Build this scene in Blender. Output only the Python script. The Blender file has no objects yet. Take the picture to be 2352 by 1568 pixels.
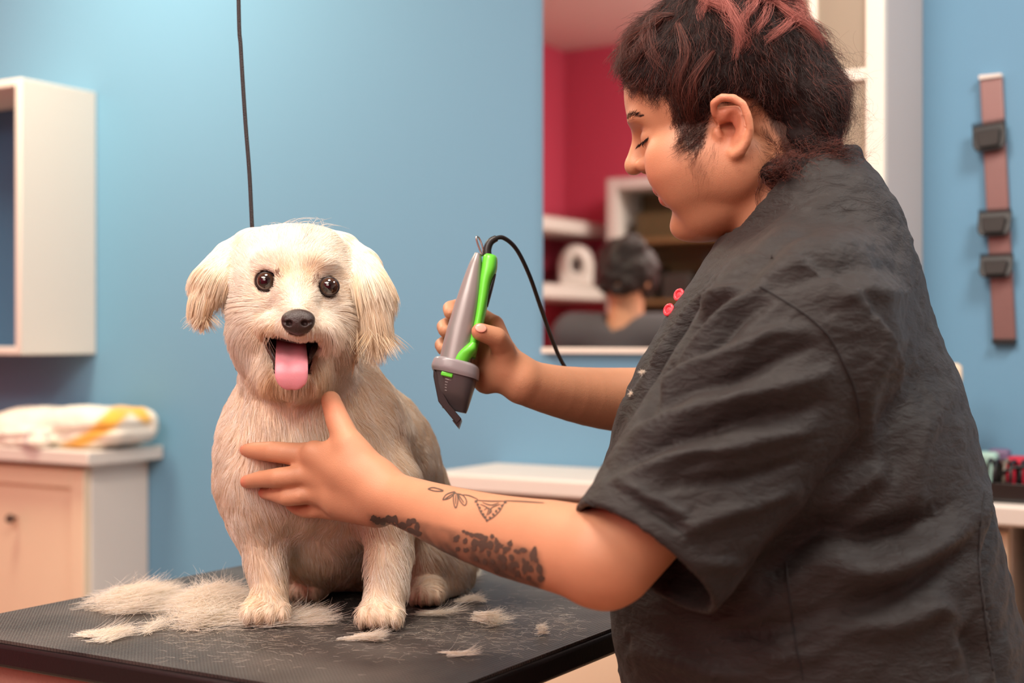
import bpy, math, random
import numpy as np
from mathutils import Vector, Matrix
from mathutils.bvhtree import BVHTree
rng = np.random.default_rng(7); random.seed(7)
SC = bpy.context.scene; COL = SC.collection
F = 50.0/36.0*2352.0          # focal length in pixels of the 2352 px frame
ZC = 1.15                     # camera height above the floor
def P(px, py, D):
    "point seen at a pixel of the photograph, at depth D in front of the camera"
    return np.array([(px-1176)/F*D, D, ZC-(py-784)/F*D])
def srgb(r, g, b):
    f = lambda c: c/12.92 if c <= .04045 else ((c+.055)/1.055)**2.4
    return tuple(f(c/255.0) for c in (r, g, b))+(1.0,)
def nrm(a):
    a = np.asarray(a, float); return a/np.linalg.norm(a)

# ---------------------------------------------------------------- object helpers
def tag(o, label=None, cat=None, group=None, kind=None):
    if label: o['label'] = label
    if cat: o['category'] = cat
    if group: o['group'] = group
    if kind: o['kind'] = kind
    return o
def thing(name, label, cat, loc=(0, 0, 0), rz=0, group=None):
    o = bpy.data.objects.new(name, None); COL.objects.link(o)
    o.location = loc; o.rotation_euler = (0, 0, rz); o.empty_display_size = .05
    return tag(o, label, cat, group)
def link(name, me, mat=None, parent=None, smooth=True, world=True):
    "world=True: mesh given in world space under a parent"
    o = bpy.data.objects.new(name, me); COL.objects.link(o)
    if mat is not None: me.materials.append(mat)
    if parent is not None:
        o.parent = parent
        if world:
            bpy.context.view_layer.update()
            o.matrix_parent_inverse = parent.matrix_world.inverted()
    if smooth and hasattr(me, 'polygons') and len(me.polygons):
        me.polygons.foreach_set('use_smooth', np.ones(len(me.polygons), bool))
    return o
def mesh_np(name, V, Q, attrs=None):
    "V (n,3), Q (m,4) or (m,3)"
    me = bpy.data.meshes.new(name); V = np.asarray(V, np.float32); Q = np.asarray(Q, np.int32)
    k = Q.shape[1]
    me.vertices.add(len(V)); me.vertices.foreach_set('co', V.ravel())
    me.loops.add(Q.size); me.loops.foreach_set('vertex_index', Q.ravel())
    me.polygons.add(len(Q)); me.polygons.foreach_set('loop_start', np.arange(len(Q), dtype=np.int32)*k)
    me.update(calc_edges=True); me.validate()
    if attrs:
        for n, a in attrs.items():
            a = np.asarray(a, np.float32)
            if a.ndim == 1:
                at = me.attributes.new(n, 'FLOAT', 'POINT'); at.data.foreach_set('value', a)
            else:
                if a.shape[1] == 3: a = np.c_[a, np.ones(len(a), np.float32)]
                at = me.attributes.new(n, 'FLOAT_COLOR', 'POINT'); at.data.foreach_set('color', a.ravel())
    return me
class MB:
    "collects simple solids into one mesh"
    def __init__(s): s.v = []; s.f = []
    def add(s, V, Fc):
        n = len(s.v); s.v += [tuple(map(float, p)) for p in V]; s.f += [tuple(n+i for i in f) for f in Fc]
    def box(s, lo, hi, M=None):
        (x0, y0, z0), (x1, y1, z1) = lo, hi
        V = [(x0,y0,z0),(x1,y0,z0),(x1,y1,z0),(x0,y1,z0),(x0,y0,z1),(x1,y0,z1),(x1,y1,z1),(x0,y1,z1)]
        if M is not None: V = [tuple(M @ Vector(p)) for p in V]
        s.add(V, [(0,3,2,1),(4,5,6,7),(0,1,5,4),(1,2,6,5),(2,3,7,6),(3,0,4,7)])
    def prism(s, poly, axis_vec, M=None):
        n = len(poly); A = [Vector(p) for p in poly]; B = [p+Vector(axis_vec) for p in A]
        V = [(M @ p if M is not None else p) for p in A+B]
        s.add(V, [tuple(range(n))[::-1], tuple(range(n, 2*n))]+[(i, (i+1) % n, n+(i+1) % n, n+i) for i in range(n)])
    def tube(s, pts, r, seg=10, cap=True):
        pts = [np.asarray(p, float) for p in pts]; n = len(pts)
        rr = r if hasattr(r, '__len__') else [r]*n
        up = None; rings = []
        for i in range(n):
            t = nrm(pts[min(i+1, n-1)]-pts[max(i-1, 0)])
            if up is None: up = nrm(np.cross(t, [0.31, .22, .93]))
            up = nrm(up-t*np.dot(up, t)); w = np.cross(t, up)
            rings.append([pts[i]+rr[i]*(math.cos(a)*up+math.sin(a)*w) for a in np.linspace(0, 2*math.pi, seg, endpoint=False)])
        V = [p for R in rings for p in R]
        Fc = [(i*seg+j, i*seg+(j+1) % seg, (i+1)*seg+(j+1) % seg, (i+1)*seg+j) for i in range(n-1) for j in range(seg)]
        if cap: Fc += [tuple(range(seg))[::-1], tuple((n-1)*seg+j for j in range(seg))]
        s.add(V, Fc)
    def sphere(s, c, r, nu=20, nv=12, R=None):
        r = np.array(r if hasattr(r, '__len__') else [r]*3, float); V = []; c = np.asarray(c, float)
        for j in range(nv+1):
            th = math.pi*j/nv
            for i in range(nu):
                ph = 2*math.pi*i/nu
                q = r*np.array([math.sin(th)*math.cos(ph), math.sin(th)*math.sin(ph), math.cos(th)])
                if R is not None: q = np.asarray(R) @ q
                V.append(c+q)
        s.add(V, [(j*nu+i, (j+1)*nu+i, (j+1)*nu+(i+1) % nu, j*nu+(i+1) % nu) for j in range(nv) for i in range(nu)])
    def build(s, name, mat=None, parent=None, smooth=False, bevel=0, world=True, seg=2):
        me = bpy.data.meshes.new(name); me.from_pydata(s.v, [], s.f); me.validate(); me.update()
        o = link(name, me, mat, parent, smooth, world)
        if bevel:
            m = o.modifiers.new('bevel', 'BEVEL'); m.width = bevel; m.segments = seg; m.limit_method = 'ANGLE'
            if smooth is False:
                me.polygons.foreach_set('use_smooth', np.ones(len(me.polygons), bool))
                try: me.set_sharp_from_angle(angle=math.radians(35))
                except Exception: pass
        return o

# ---------------------------------------------------------------- signed-distance solids -> mesh (surface nets on sparse blocks)
def R_from(x, y, z): return np.array([x, y, z], float).T   # columns = axes
def cap(a, b, ra, rb=None):
    a = np.asarray(a, np.float32); b = np.asarray(b, np.float32); rb = ra if rb is None else rb
    ba = b-a; L = float(ba @ ba)+1e-12
    def f(p):
        pa = p-a; h = np.clip(pa @ ba/L, 0, 1)
        return np.linalg.norm(pa-h[:, None]*ba, axis=1)-(ra+(rb-ra)*h)
    return f
def ell(c, r, R=None):
    c = np.asarray(c, np.float32); r = np.asarray(r, np.float32) if hasattr(r, '__len__') else np.array([r]*3, np.float32)
    Rm = None if R is None else np.asarray(R, np.float32)
    def f(p):
        q = p-c
        if Rm is not None: q = q @ Rm
        k0 = np.linalg.norm(q/r, axis=1); k1 = np.linalg.norm(q/(r*r), axis=1)+1e-9
        return k0*(k0-1)/k1
    return f
def rbox(c, h, rad, R=None):
    c = np.asarray(c, np.float32); h = np.asarray(h, np.float32)-rad; Rm = None if R is None else np.asarray(R, np.float32)
    def f(p):
        q = p-c
        if Rm is not None: q = q @ Rm
        q = np.abs(q)-h
        return np.linalg.norm(np.maximum(q, 0), axis=1)+np.minimum(q.max(axis=1), 0)-rad
    return f
def chain(pts, rs):
    cs = [cap(pts[i], pts[i+1], rs[i], rs[i+1]) for i in range(len(pts)-1)]
    def f(p):
        d = cs[0](p)
        for c in cs[1:]: d = np.minimum(d, c(p))
        return d
    return f
class Solid:
    cull = 1.6
    def __init__(s): s.ops = []
    def add(s, f, k=.01):
        for g in (f if isinstance(f, list) else [f]): s.ops.append((g, k, 0))
        return s
    def sub(s, f, k=.004):
        for g in (f if isinstance(f, list) else [f]): s.ops.append((g, k, 1))
        return s
    def inter(s, f, k=.002):
        s.ops.append((f, k, 2)); return s
    def merge(s, o, k=.004):
        s.ops.append((o, k, 3)); return s
    def ev(s, p, blk=None, rad=0, cen=None):
        "blk: block index of the points' blocks (nb, m) layout for culling"
        n = len(p); f = np.full(n, 1.0, np.float32)
        for g, k, mode in s.ops:
            sel = None
            if cen is not None and mode in (0, 1):
                dc = g(cen)
                act = (dc < rad*s.cull+k*1.2+.004)
                if not act.any(): continue
                if not act.all(): sel = np.repeat(act, blk)
            pp = p if sel is None else p[sel]
            d = g.ev(pp) if mode == 3 else g(pp).astype(np.float32)
            ff = f if sel is None else f[sel]
            if mode in (0, 3):
                h = np.maximum(k-np.abs(ff-d), 0)/k; r = np.minimum(ff, d)-h*h*k*.25
            elif mode == 1:
                d = -d; h = np.maximum(k-np.abs(ff-d), 0)/k; r = np.maximum(ff, d)+h*h*k*.25
            else:
                h = np.maximum(k-np.abs(ff-d), 0)/k; r = np.maximum(ff, d)+h*h*k*.25
            if sel is None: f = r
            else: f[sel] = r
        return f
    def mesh(s, lo, hi, res, slack=1.7):
        lo = np.asarray(lo, float); hi = np.asarray(hi, float); B = 12
        nb = np.ceil((hi-lo)/(B*res)).astype(int)
        gi = np.stack(np.meshgrid(*[np.arange(n) for n in nb], indexing='ij'), -1).reshape(-1, 3)
        cen = (lo+(gi+.5)*B*res).astype(np.float32)
        rad = B*res*.5*math.sqrt(3)
        fc = s.ev(cen)
        act = np.abs(fc) < rad*slack+.004
        gi = gi[act]; cen = cen[act]
        g1 = np.arange(B+1); loc = np.stack(np.meshgrid(g1, g1, g1, indexing='ij'), -1).reshape(-1, 3)
        NC = nb*B+4
        allk = []; allv = []; faces = []
        key = lambda c: (c[..., 0].astype(np.int64)*NC[1]+c[..., 1])*NC[2]+c[..., 2]
        off = np.array([(a, b, c) for a in (0, 1) for b in (0, 1) for c in (0, 1)])
        for st in range(0, len(gi), 400):
            g = gi[st:st+400]; m = len(loc)
            idx = (g[:, None, :]*B+loc[None]).reshape(-1, 3)
            p = (lo+idx*res).astype(np.float32)
            f = s.ev(p, m, rad, cen[st:st+400]).reshape(len(g), B+1, B+1, B+1)
            ins = f < 0
            cs = sum(ins[:, a:B+a, b:B+b, c:B+c].astype(np.int8) for a, b, c in off)
            bi, i, j, k = np.nonzero((cs > 0) & (cs < 8))
            if len(bi) == 0: continue
            acc = np.zeros((len(bi), 3)); cnt = np.zeros(len(bi))
            for ax in range(3):
                e = [0, 0, 0]; e[ax] = 1
                for o2 in [(0, 0), (0, 1), (1, 0), (1, 1)]:
                    o = [0, 0, 0]; others = [q for q in range(3) if q != ax]; o[others[0]] = o2[0]; o[others[1]] = o2[1]
                    a = f[bi, i+o[0], j+o[1], k+o[2]]; b = f[bi, i+o[0]+e[0], j+o[1]+e[1], k+o[2]+e[2]]
                    cr = (a < 0) != (b < 0)
                    t = np.where(cr, a/(a-b+1e-20), 0)
                    pt = np.array(o, float)+np.array(e, float)*t[:, None]
                    acc += pt*cr[:, None]; cnt += cr
            c = g[bi]*B+np.stack([i, j, k], 1)
            allk.append(key(c)); allv.append(lo+(c+acc/cnt[:, None])*res)
            for ax in range(3):
                e = [0, 0, 0]; e[ax] = 1
                a = f[:, :B, :B, :B]; b = f[:, e[0]:B+e[0], e[1]:B+e[1], e[2]:B+e[2]]
                bi2, i2, j2, k2 = np.nonzero((a < 0) != (b < 0))
                if len(bi2) == 0: continue
                neg = a[bi2, i2, j2, k2] < 0
                c2 = g[bi2]*B+np.stack([i2, j2, k2], 1)
                o1 = [0, 0, 0]; o2 = [0, 0, 0]; o1[(ax+1) % 3] = 1; o2[(ax+2) % 3] = 1
                q = np.stack([c2, c2-o1, c2-np.array(o1)-o2, c2-o2], 1)
                q[~neg] = q[~neg][:, ::-1]
                ok = (q >= 0).all(axis=(1, 2))
                faces.append(key(q[ok]))
        K = np.concatenate(allk); V = np.concatenate(allv); Fk = np.concatenate(faces)
        order = np.argsort(K); Ks = K[order]
        pos = np.clip(np.searchsorted(Ks, Fk), 0, len(Ks)-1)
        good = (Ks[pos] == Fk).all(axis=1)
        Q = order[pos[good]]
        # two Newton steps onto the surface
        V = V.astype(np.float32)
        return V, Q
def relax(V, Q, it=1, lam=.5):
    n = len(V); E = np.concatenate([Q[:, [0, 1]], Q[:, [1, 2]], Q[:, [2, 3]], Q[:, [3, 0]]]) if Q.shape[1] == 4 else np.concatenate([Q[:, [0, 1]], Q[:, [1, 2]], Q[:, [2, 0]]])
    for _ in range(it):
        acc = np.zeros((n, 3)); cnt = np.zeros(n)
        for ax in range(3): acc[:, ax] = np.bincount(E[:, 0], V[E[:, 1], ax], n)+np.bincount(E[:, 1], V[E[:, 0], ax], n)
        cnt = np.bincount(E[:, 0], minlength=n)+np.bincount(E[:, 1], minlength=n)
        V = V+(acc/np.maximum(cnt, 1)[:, None]-V)*lam
    return V
def vnormals(V, Q):
    N = np.zeros_like(V, dtype=float)
    a = V[Q[:, 2]]-V[Q[:, 0]]; b = V[Q[:, 3 if Q.shape[1] == 4 else 1]]-V[Q[:, 1 if Q.shape[1] == 4 else 0]]
    fn = np.cross(a, b) if Q.shape[1] == 4 else np.cross(V[Q[:, 1]]-V[Q[:, 0]], V[Q[:, 2]]-V[Q[:, 0]])
    for c in range(Q.shape[1]):
        for ax in range(3): N[:, ax] += np.bincount(Q[:, c], fn[:, ax], len(V))
    return N/np.maximum(np.linalg.norm(N, axis=1), 1e-12)[:, None]
# value noise on points
def vnoise(p, seed=0):
    p = np.asarray(p, float); i = np.floor(p).astype(np.int64); f = p-i; f = f*f*(3-2*f)
    def h(ix, iy, iz):
        n = (ix*374761393+iy*668265263+iz*2147483647+seed*1442695041) & 0xffffffff
        n = ((n ^ (n >> 13))*1274126177) & 0xffffffff
        n = n ^ (n >> 16)
        return (n & 0xffff)/65535.0*2-1
    r = 0
    for a in (0, 1):
        for b in (0, 1):
            for c in (0, 1):
                w = (f[:, 0] if a else 1-f[:, 0])*(f[:, 1] if b else 1-f[:, 1])*(f[:, 2] if c else 1-f[:, 2])
                r = r+w*h(i[:, 0]+a, i[:, 1]+b, i[:, 2]+c)
    return r
def noise3(p, seed=0): return np.stack([vnoise(p, seed+1), vnoise(p, seed+2), vnoise(p, seed+3)], 1)
def sstep(a, b, x):
    t = np.clip((x-a)/(b-a), 0, 1); return t*t*(3-2*t)
def proj(p):
    p = np.asarray(p, float); return 1176+p[:, 0]/p[:, 1]*F, 784-(p[:, 2]-ZC)/p[:, 1]*F
def sd_poly(x, y, poly):
    "signed distance (px) to a polygon, negative inside"
    poly = np.array(poly, float); d = np.full(len(x), 1e9); ins = np.zeros(len(x), bool); n = len(poly)
    for i in range(n):
        a, b = poly[i], poly[(i+1) % n]; e = b-a; wx_ = x-a[0]; wy_ = y-a[1]
        t = np.clip((wx_*e[0]+wy_*e[1])/(e @ e), 0, 1); d = np.minimum(d, (wx_-e[0]*t)**2+(wy_-e[1]*t)**2)
        c = ((a[1] <= y) != (b[1] <= y)) & (x < a[0]+(y-a[1])/(b[1]-a[1]+1e-12)*(b[0]-a[0])); ins ^= c
    return np.sqrt(d)*np.where(ins, -1, 1)
def catmull(pts, n):
    pts = np.asarray(pts, float); m = len(pts); t = np.linspace(0, m-1-1e-9, n); i = t.astype(int); u = (t-i)[:, None]
    g = lambda k: pts[np.clip(k, 0, m-1)]
    p0, p1, p2, p3 = g(i-1), g(i), g(i+1), g(i+2)
    return .5*((2*p1)+(-p0+p2)*u+(2*p0-5*p1+4*p2-p3)*u*u+(-p0+3*p1-3*p2+p3)*u**3)
# hair
def strands(name, pts, r0, r1, mat, parent, tint=None):
    "pts (N,K,3); radius tapers from r0 to r1"
    N, K, _ = pts.shape
    hc = bpy.data.hair_curves.new(name); hc.add_curves([K]*N)
    hc.attributes['position'].data.foreach_set('vector', pts.astype(np.float32).ravel())
    t = np.linspace(0, 1, K)[None]; rr = (np.asarray(r0).reshape(-1, 1)*(1-t**1.5)+r1*t**1.5)*np.ones((N, 1))
    ra = hc.attributes.get('radius') or hc.attributes.new('radius', 'FLOAT', 'POINT')
    ra.data.foreach_set('value', rr.astype(np.float32).ravel())
    if tint is not None:
        ta = hc.attributes.new('tint', 'FLOAT', 'CURVE'); ta.data.foreach_set('value', np.asarray(tint, np.float32))
    o = bpy.data.objects.new(name, hc); COL.objects.link(o); hc.materials.append(mat)
    if parent is not None:
        o.parent = parent; bpy.context.view_layer.update(); o.matrix_parent_inverse = parent.matrix_world.inverted()
    return o
def sample_surface(V, Q, n, weight=None):
    "random points on a quad mesh; returns positions, face index"
    T = np.concatenate([Q[:, [0, 1, 2]], Q[:, [0, 2, 3]]]) if Q.shape[1] == 4 else Q
    a, b, c = V[T[:, 0]], V[T[:, 1]], V[T[:, 2]]
    A = np.linalg.norm(np.cross(b-a, c-a), axis=1)
    if weight is not None: A = A*weight[T].mean(axis=1)
    cum = np.cumsum(A); i = np.searchsorted(cum, rng.random(n)*cum[-1]); i = np.clip(i, 0, len(T)-1)
    r1 = np.sqrt(rng.random(n)); r2 = rng.random(n); w = np.stack([1-r1, r1*(1-r2), r1*r2], 1)
    return T[i], w

# ---------------------------------------------------------------- materials
def newmat(name):
    m = bpy.data.materials.new(name); m.use_nodes = True; nt = m.node_tree; nt.nodes.clear()
    out = nt.nodes.new('ShaderNodeOutputMaterial'); b = nt.nodes.new('ShaderNodeBsdfPrincipled')
    nt.links.new(b.outputs[0], out.inputs[0]); return m, nt, b, out
def mat(name, col, rough=.5, metal=0, bump=0, bscale=200, var=0, vscale=3, spec=.5, **kw):
    m, nt, b, out = newmat(name)
    b.inputs['Base Color'].default_value = col; b.inputs['Roughness'].default_value = rough; b.inputs['Metallic'].default_value = metal
    b.inputs['Specular IOR Level'].default_value = spec
    for k, v in kw.items(): b.inputs[k.replace('_', ' ')].default_value = v
    tc = nt.nodes.new('ShaderNodeTexCoord')
    if var:
        n = nt.nodes.new('ShaderNodeTexNoise'); n.inputs['Scale'].default_value = vscale; n.inputs['Detail'].default_value = 4
        nt.links.new(tc.outputs['Object'], n.inputs['Vector'])
        mp = nt.nodes.new('ShaderNodeMapRange'); mp.inputs['To Min'].default_value = 1-var; mp.inputs['To Max'].default_value = 1+var
        nt.links.new(n.outputs['Fac'], mp.inputs['Value'])
        mx = nt.nodes.new('ShaderNodeVectorMath'); mx.operation = 'SCALE'; mx.inputs[0].default_value = col[:3]
        nt.links.new(mp.outputs[0], mx.inputs['Scale']); nt.links.new(mx.outputs[0], b.inputs['Base Color'])
    if bump:
        n2 = nt.nodes.new('ShaderNodeTexNoise'); n2.inputs['Scale'].default_value = bscale; n2.inputs['Detail'].default_value = 3
        nt.links.new(tc.outputs['Object'], n2.inputs['Vector'])
        bp = nt.nodes.new('ShaderNodeBump'); bp.inputs['Strength'].default_value = bump; bp.inputs['Distance'].default_value = .002
        nt.links.new(n2.outputs['Fac'], bp.inputs['Height']); nt.links.new(bp.outputs[0], b.inputs['Normal'])
    return m
# ================================================================= the room (rotated frame: x along the blue wall, y towards it)
RA = math.atan2(-.517, .856)
MR = Matrix.Rotation(RA, 4, 'Z')
YW = 2.48
def W(x, y, z): return np.array(MR @ Vector((x, y, z)))
def RL(px, y):      # room x of the point seen at column px on the plane room-y = y, and its depth
    X = (px-1176)/F; D = y/(.517*X+.856); return D*(.856*X-.517), D
def wallmat(name, col, var=.02):
    return mat(name, col, .75, bump=.15, bscale=350, var=var, vscale=1.2, spec=.25)
m_blue = wallmat('blue_paint', srgb(114, 160, 190))
m_pink = wallmat('raspberry_paint', srgb(202, 74, 96))
m_white = mat('white_lacquer', srgb(232, 222, 212), .42, bump=.05, bscale=120, var=.015)
m_cream = mat('warm_lit_cream', srgb(242, 220, 190), .45, var=.015)  # warm light on the white doors put into this cream; bottle cap shares it
m_ceil = wallmat('ceiling_paint', srgb(236, 222, 214))
m_floor = mat('floor_vinyl', srgb(168, 140, 120), .5, var=.12, vscale=6)
m_black = mat('black_plastic', srgb(26, 25, 26), .42)
m_steel = mat('brushed_steel', srgb(190, 186, 182), .3, metal=1)
X0, X1, Y0, ZT = -3.40, 1.7, -1.19, 2.58
def slab(name, lo, hi, m, kind='structure'):
    b = MB(); b.box(lo, hi, MR); return tag(b.build(name, m), kind=kind)
slab('floor', (X0-.1, Y0-.1, -.1), (X1+.1, YW+.1, 0), m_floor)
slab('ceiling', (X0-.1, Y0-.1, ZT), (X1+.1, YW+.1, ZT+.1), m_ceil)
slab('wall_back', (X0-.1, YW, 0), (X1+.1, YW+.1, ZT), m_blue)
slab('wall_left', (X0-.1, Y0, 0), (X0, YW, ZT), m_pink)
slab('wall_front', (X0-.1, Y0-.1, 0), (X1+.1, Y0, ZT), m_pink)
slab('wall_right', (X1, Y0, 0), (X1+.1, YW, ZT), m_ceil)

# mirror
mm, nt, b, out = newmat('mirror_glass'); b.inputs['Metallic'].default_value = 1; b.inputs['Roughness'].default_value = .02
b.inputs['Base Color'].default_value = (.90, .88, .87, 1)
mir = thing('wall_mirror', 'tall frameless mirror on the blue wall reflecting a raspberry red room', 'mirror', W(-1.2, YW, ZC), RA)
mb = MB(); mb.box((-1.418, YW-.012, ZC-.012), (-.95, YW-.001, ZC+.95), MR); mb.build('mirror_glass', mm, mir)
mb = MB(); mb.box((-1.418, YW-.022, ZC-.024), (-.95, YW-.001, ZC-.012), MR); mb.build('bottom_rail', m_white, mir, bevel=.002)

def pbox(b, x0, x1, y0, y1, z0, z1): b.box((x0, y0, z0), (x1, y1, z1), MR)
# open box shelf on the wall, top left
sh = thing('wall_shelf', 'white open box shelf hung on the blue wall above the towel', 'wall shelf', W(-2.93, YW, ZC-.03), RA)
xs, yf, zb, zt, t = -2.698, 2.249, ZC-.0315, ZC+.616, .018
b = MB(); pbox(b, xs-.02, xs, yf, YW-.001, zb, zt); b.build('side_panel', m_white, sh, bevel=.003)
b = MB(); pbox(b, xs-.50, xs-.48, yf, YW-.001, zb, zt); b.build('side_panel', m_white, sh, bevel=.003)
b = MB(); pbox(b, xs-.48, xs-.02, yf, YW-.001, zt-t, zt); b.build('top_panel', m_white, sh, bevel=.003)
b = MB(); pbox(b, xs-.48, xs-.02, yf, YW-.001, zb, zb+t); b.build('bottom_panel', m_white, sh, bevel=.003)
b = MB(); pbox(b, xs-.48, xs-.02, YW-.014, YW-.002, zb+t, zt-t); b.build('back_panel', mat('shaded_wall_blue', srgb(52, 92, 128), .6), sh)  # stands for the blue wall; shade inside the box put into its colour

# low cabinet under it
ZTOP = ZC-.248
def low_cabinet(name, label, x0, x1, yb, doors, top=None, knob=True):
    c = thing(name, label, 'cabinet', W((x0+x1)/2, YW-.1, 0), RA)
    b = MB(); pbox(b, x0, x1, yb+.02, YW-.001, .06, ZTOP-.0325); b.build('body', m_white, c, bevel=.003)
    b = MB(); pbox(b, x0+.01, x1-.01, yb+.05, YW-.02, 0, .06); b.build('plinth', m_white, c)
    n = doors; w = (x1-x0)/n
    for i in range(n):
        a, e = x0+i*w, x0+(i+1)*w; z0, z1 = .08, ZTOP-.045
        b = MB(); s = .045; y0, y1 = yb, yb+.02
        pbox(b, a+.002, a+s, y0, y1, z0, z1); pbox(b, e-s, e-.002, y0, y1, z0, z1)
        pbox(b, a+s, e-s, y0, y1, z1-s, z1); pbox(b, a+s, e-s, y0, y1, z0, z0+s); pbox(b, a+s, e-s, y0+.010, y1, z0+s, z1-s)
        d = b.build('door', m_cream, c, bevel=.002)
        if knob:
            k = MB(); q = W(e-.23 if n == 1 else (e-.03 if i % 2 == 0 else a+.03), yb, z1-.13 if n > 1 else ZC-.418)
            ax = W(0, -1, 0); k.tube([q, q+ax*.012], .004, 10); k.sphere(q+ax*.019, .011, 14, 10)
            k.build('knob', mat('dark_knob', srgb(70, 45, 38), .35), d, smooth=True)
    if top:
        b = MB(); pbox(b, top[0], top[1], top[2], YW-.001, ZTOP-.0325, ZTOP); b.build('top_board', m_white, c, bevel=.004)
    return c
low_cabinet('low_cabinet', 'low white cabinet with a dark round knob carrying the folded towel', -2.97, -2.52, 2.28, 1, (-3.0, -2.47, 2.245))
# long worktop with cabinets behind the table and the groomer
b = MB(); pbox(b, -1.535, .9, 2.225, YW-.001, ZTOP-.032, ZTOP)
wt = b.build('worktop', m_white, None, bevel=.005)
tag(wt, 'long narrow white worktop running along the blue wall below the mirror', 'worktop')
low_cabinet('base_cabinet', 'white panelled cabinet under the worktop seen between table and black tunic', -1.50, -.475, 2.262, 2, None)
low_cabinet('base_cabinet', 'white cabinet under the worktop at the right edge of the photo', -.43, .86, 2.262, 3, None)

# tall glazed cabinet on the wall behind the head
gc = thing('glazed_wall_cabinet', 'white wall cabinet with framed glass door behind the head', 'cabinet', W(-.79, YW, ZC), RA)
gx0, gx1, gy = -.905, -.665, 2.248
z0, z1 = ZC-.10, ZC+.98
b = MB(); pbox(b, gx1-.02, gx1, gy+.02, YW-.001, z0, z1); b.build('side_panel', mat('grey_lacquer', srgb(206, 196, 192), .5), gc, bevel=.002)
b = MB(); pbox(b, gx0, gx0+.02, gy+.02, YW-.001, z0, z1); b.build('side_panel', m_white, gc, bevel=.002)
for zz in (z0, z1-.02): b = MB(); pbox(b, gx0+.02, gx1-.02, gy+.02, YW-.001, zz, zz+.02); b.build('end_panel', m_white, gc)
b = MB(); pbox(b, gx0+.02, gx1-.02, YW-.012, YW-.002, z0+.02, z1-.02); b.build('back_panel', mat('beige_lining', srgb(214, 196, 170), .6), gc)
fr = MB(); y0, y1 = gy, gy+.019
pbox(fr, gx1-.03, gx1, y0, y1, z0, z1); pbox(fr, gx0, gx0+.03, y0, y1, z0, z1)
pbox(fr, gx0+.03, gx1-.03, y0, y1, z0, z0+.035); pbox(fr, gx0+.03, gx1-.03, y0, y1, z1-.035, z1)
for zz in (ZC+.42, ZC+.17, ZC+.68): pbox(fr, gx0+.03, gx1-.03, y0, y1, zz, zz+.02)
pbox(fr, gx0+.115, gx0+.13, y0, y1, ZC+.44, z1)
fr = fr.build('door_frame', mat('bright_white_lacquer', srgb(250, 242, 228), .35), gc, bevel=.002)
mg, nt, bb, out = newmat('frosted_glass'); bb.inputs['Base Color'].default_value = srgb(222, 206, 178); bb.inputs['Roughness'].default_value = .35; bb.inputs['Transmission Weight'].default_value = .55
b = MB(); pbox(b, gx0+.031, gx1-.031, y0+.007, y0+.012, z0+.036, z1-.036); b.build('glass_pane', mg, fr)
b = MB(); q = W(gx0+.015, gy, ZC+.1); b.tube([q, q+W(0, -.02, 0)], .006, 10); b.build('knob', m_steel, fr, smooth=True)

# magnetic rail with three clipper attachments, slightly crooked
m_rail = mat('rose_brown_strip', srgb(134, 100, 96), .35, metal=.25, var=.12, vscale=18)
YR = YW-.0
def onwall(px, py, y=YW):
    x, D = RL(px, y); return x, ZC-(py-784)/F*D
(xa, za), (xb, zb2) = onwall(2279, 182), onwall(2310, 782)
rw = .0185
b = MB(); b.prism([(xa-rw, YW-.012, za), (xa+rw, YW-.012, za+.002), (xb+rw, YW-.012, zb2), (xb-rw, YW-.012, zb2)], (0, .011, 0), MR)
rail = thing('tool_rail', 'rose brown tool strip fixed upright on the blue wall', 'tool rail', W((xa+xb)/2, YW, (za+zb2)/2), RA)
b.build('strip', m_rail, rail, bevel=.002)
b = MB(); b.prism([(xa-rw, YW-.018, za-.002), (xa+rw, YW-.018, za), (xa+rw, YW-.018, za+.006), (xa-rw, YW-.018, za+.006)], (0, .017, 0), MR); b.build('end_cap', m_white, rail, bevel=.001)
b = MB(); b.prism([(xb-rw, YW-.018, zb2-.006), (xb+rw, YW-.018, zb2-.006), (xb+rw, YW-.018, zb2+.003), (xb-rw, YW-.018, zb2+.003)], (0, .017, 0), MR); b.build('end_cap', m_black, rail, bevel=.001)
def clip_comb(px, py, h, tilt, label):
    x, z = onwall(px, py, YW-.02); c = thing('clipper_comb', label, 'clipper comb', W(x, YW-.012, z), RA, 'clipper combs on the tool strip')
    wv, hh = .027, h/2
    R = MR @ Matrix.Translation((x, YW-.012, z)) @ Matrix.Rotation(tilt, 4, 'Y')
    # curved shell: back plate, curled lower lip, teeth on the upper edge
    prof = [(-.001, hh), (-.010, hh*.95), (-.012, -hh*.4), (-.017, -hh*.85), (-.026, -hh), (-.030, -hh*.7), (-.023, -hh*.6), (-.018, -hh*.2), (-.019, hh), (-.014, hh*1.02)]
    b = MB(); ring = []
    poly = [(-wv, hh), (wv, hh), (wv, -hh*.45), (wv*.8, -hh*.92), (wv*.5, -hh), (-wv*.5, -hh), (-wv*.85, -hh*.9), (-wv, -hh*.5)]
    b.prism([(p, -.010-.012*(q < 0), q) for p, q in poly], (0, .008, 0), R); b.build('shell', m_black, c, bevel=.002)
    b = MB(); b.prism([(-wv*.75, -.024, hh*.5), (wv*.75, -.024, hh*.5), (wv*.6, -.028, -hh*.75), (-wv*.6, -.028, -hh*.75)], (0, .006, 0), R); b.build('latch', mat('dark_olive_plastic', srgb(36, 30, 27), .6), c, bevel=.002)
    t = MB()
    for i in range(13):
        xx = -wv+.002+i*(2*wv-.004)/12; t.prism([(xx-.0012, -.012, hh*.9), (xx+.0012, -.012, hh*.9), (xx+.0006, -.014, hh*1.22), (xx-.0006, -.014, hh*1.22)], (0, .004, 0), R)
    t.build('teeth', m_black, c)
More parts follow.
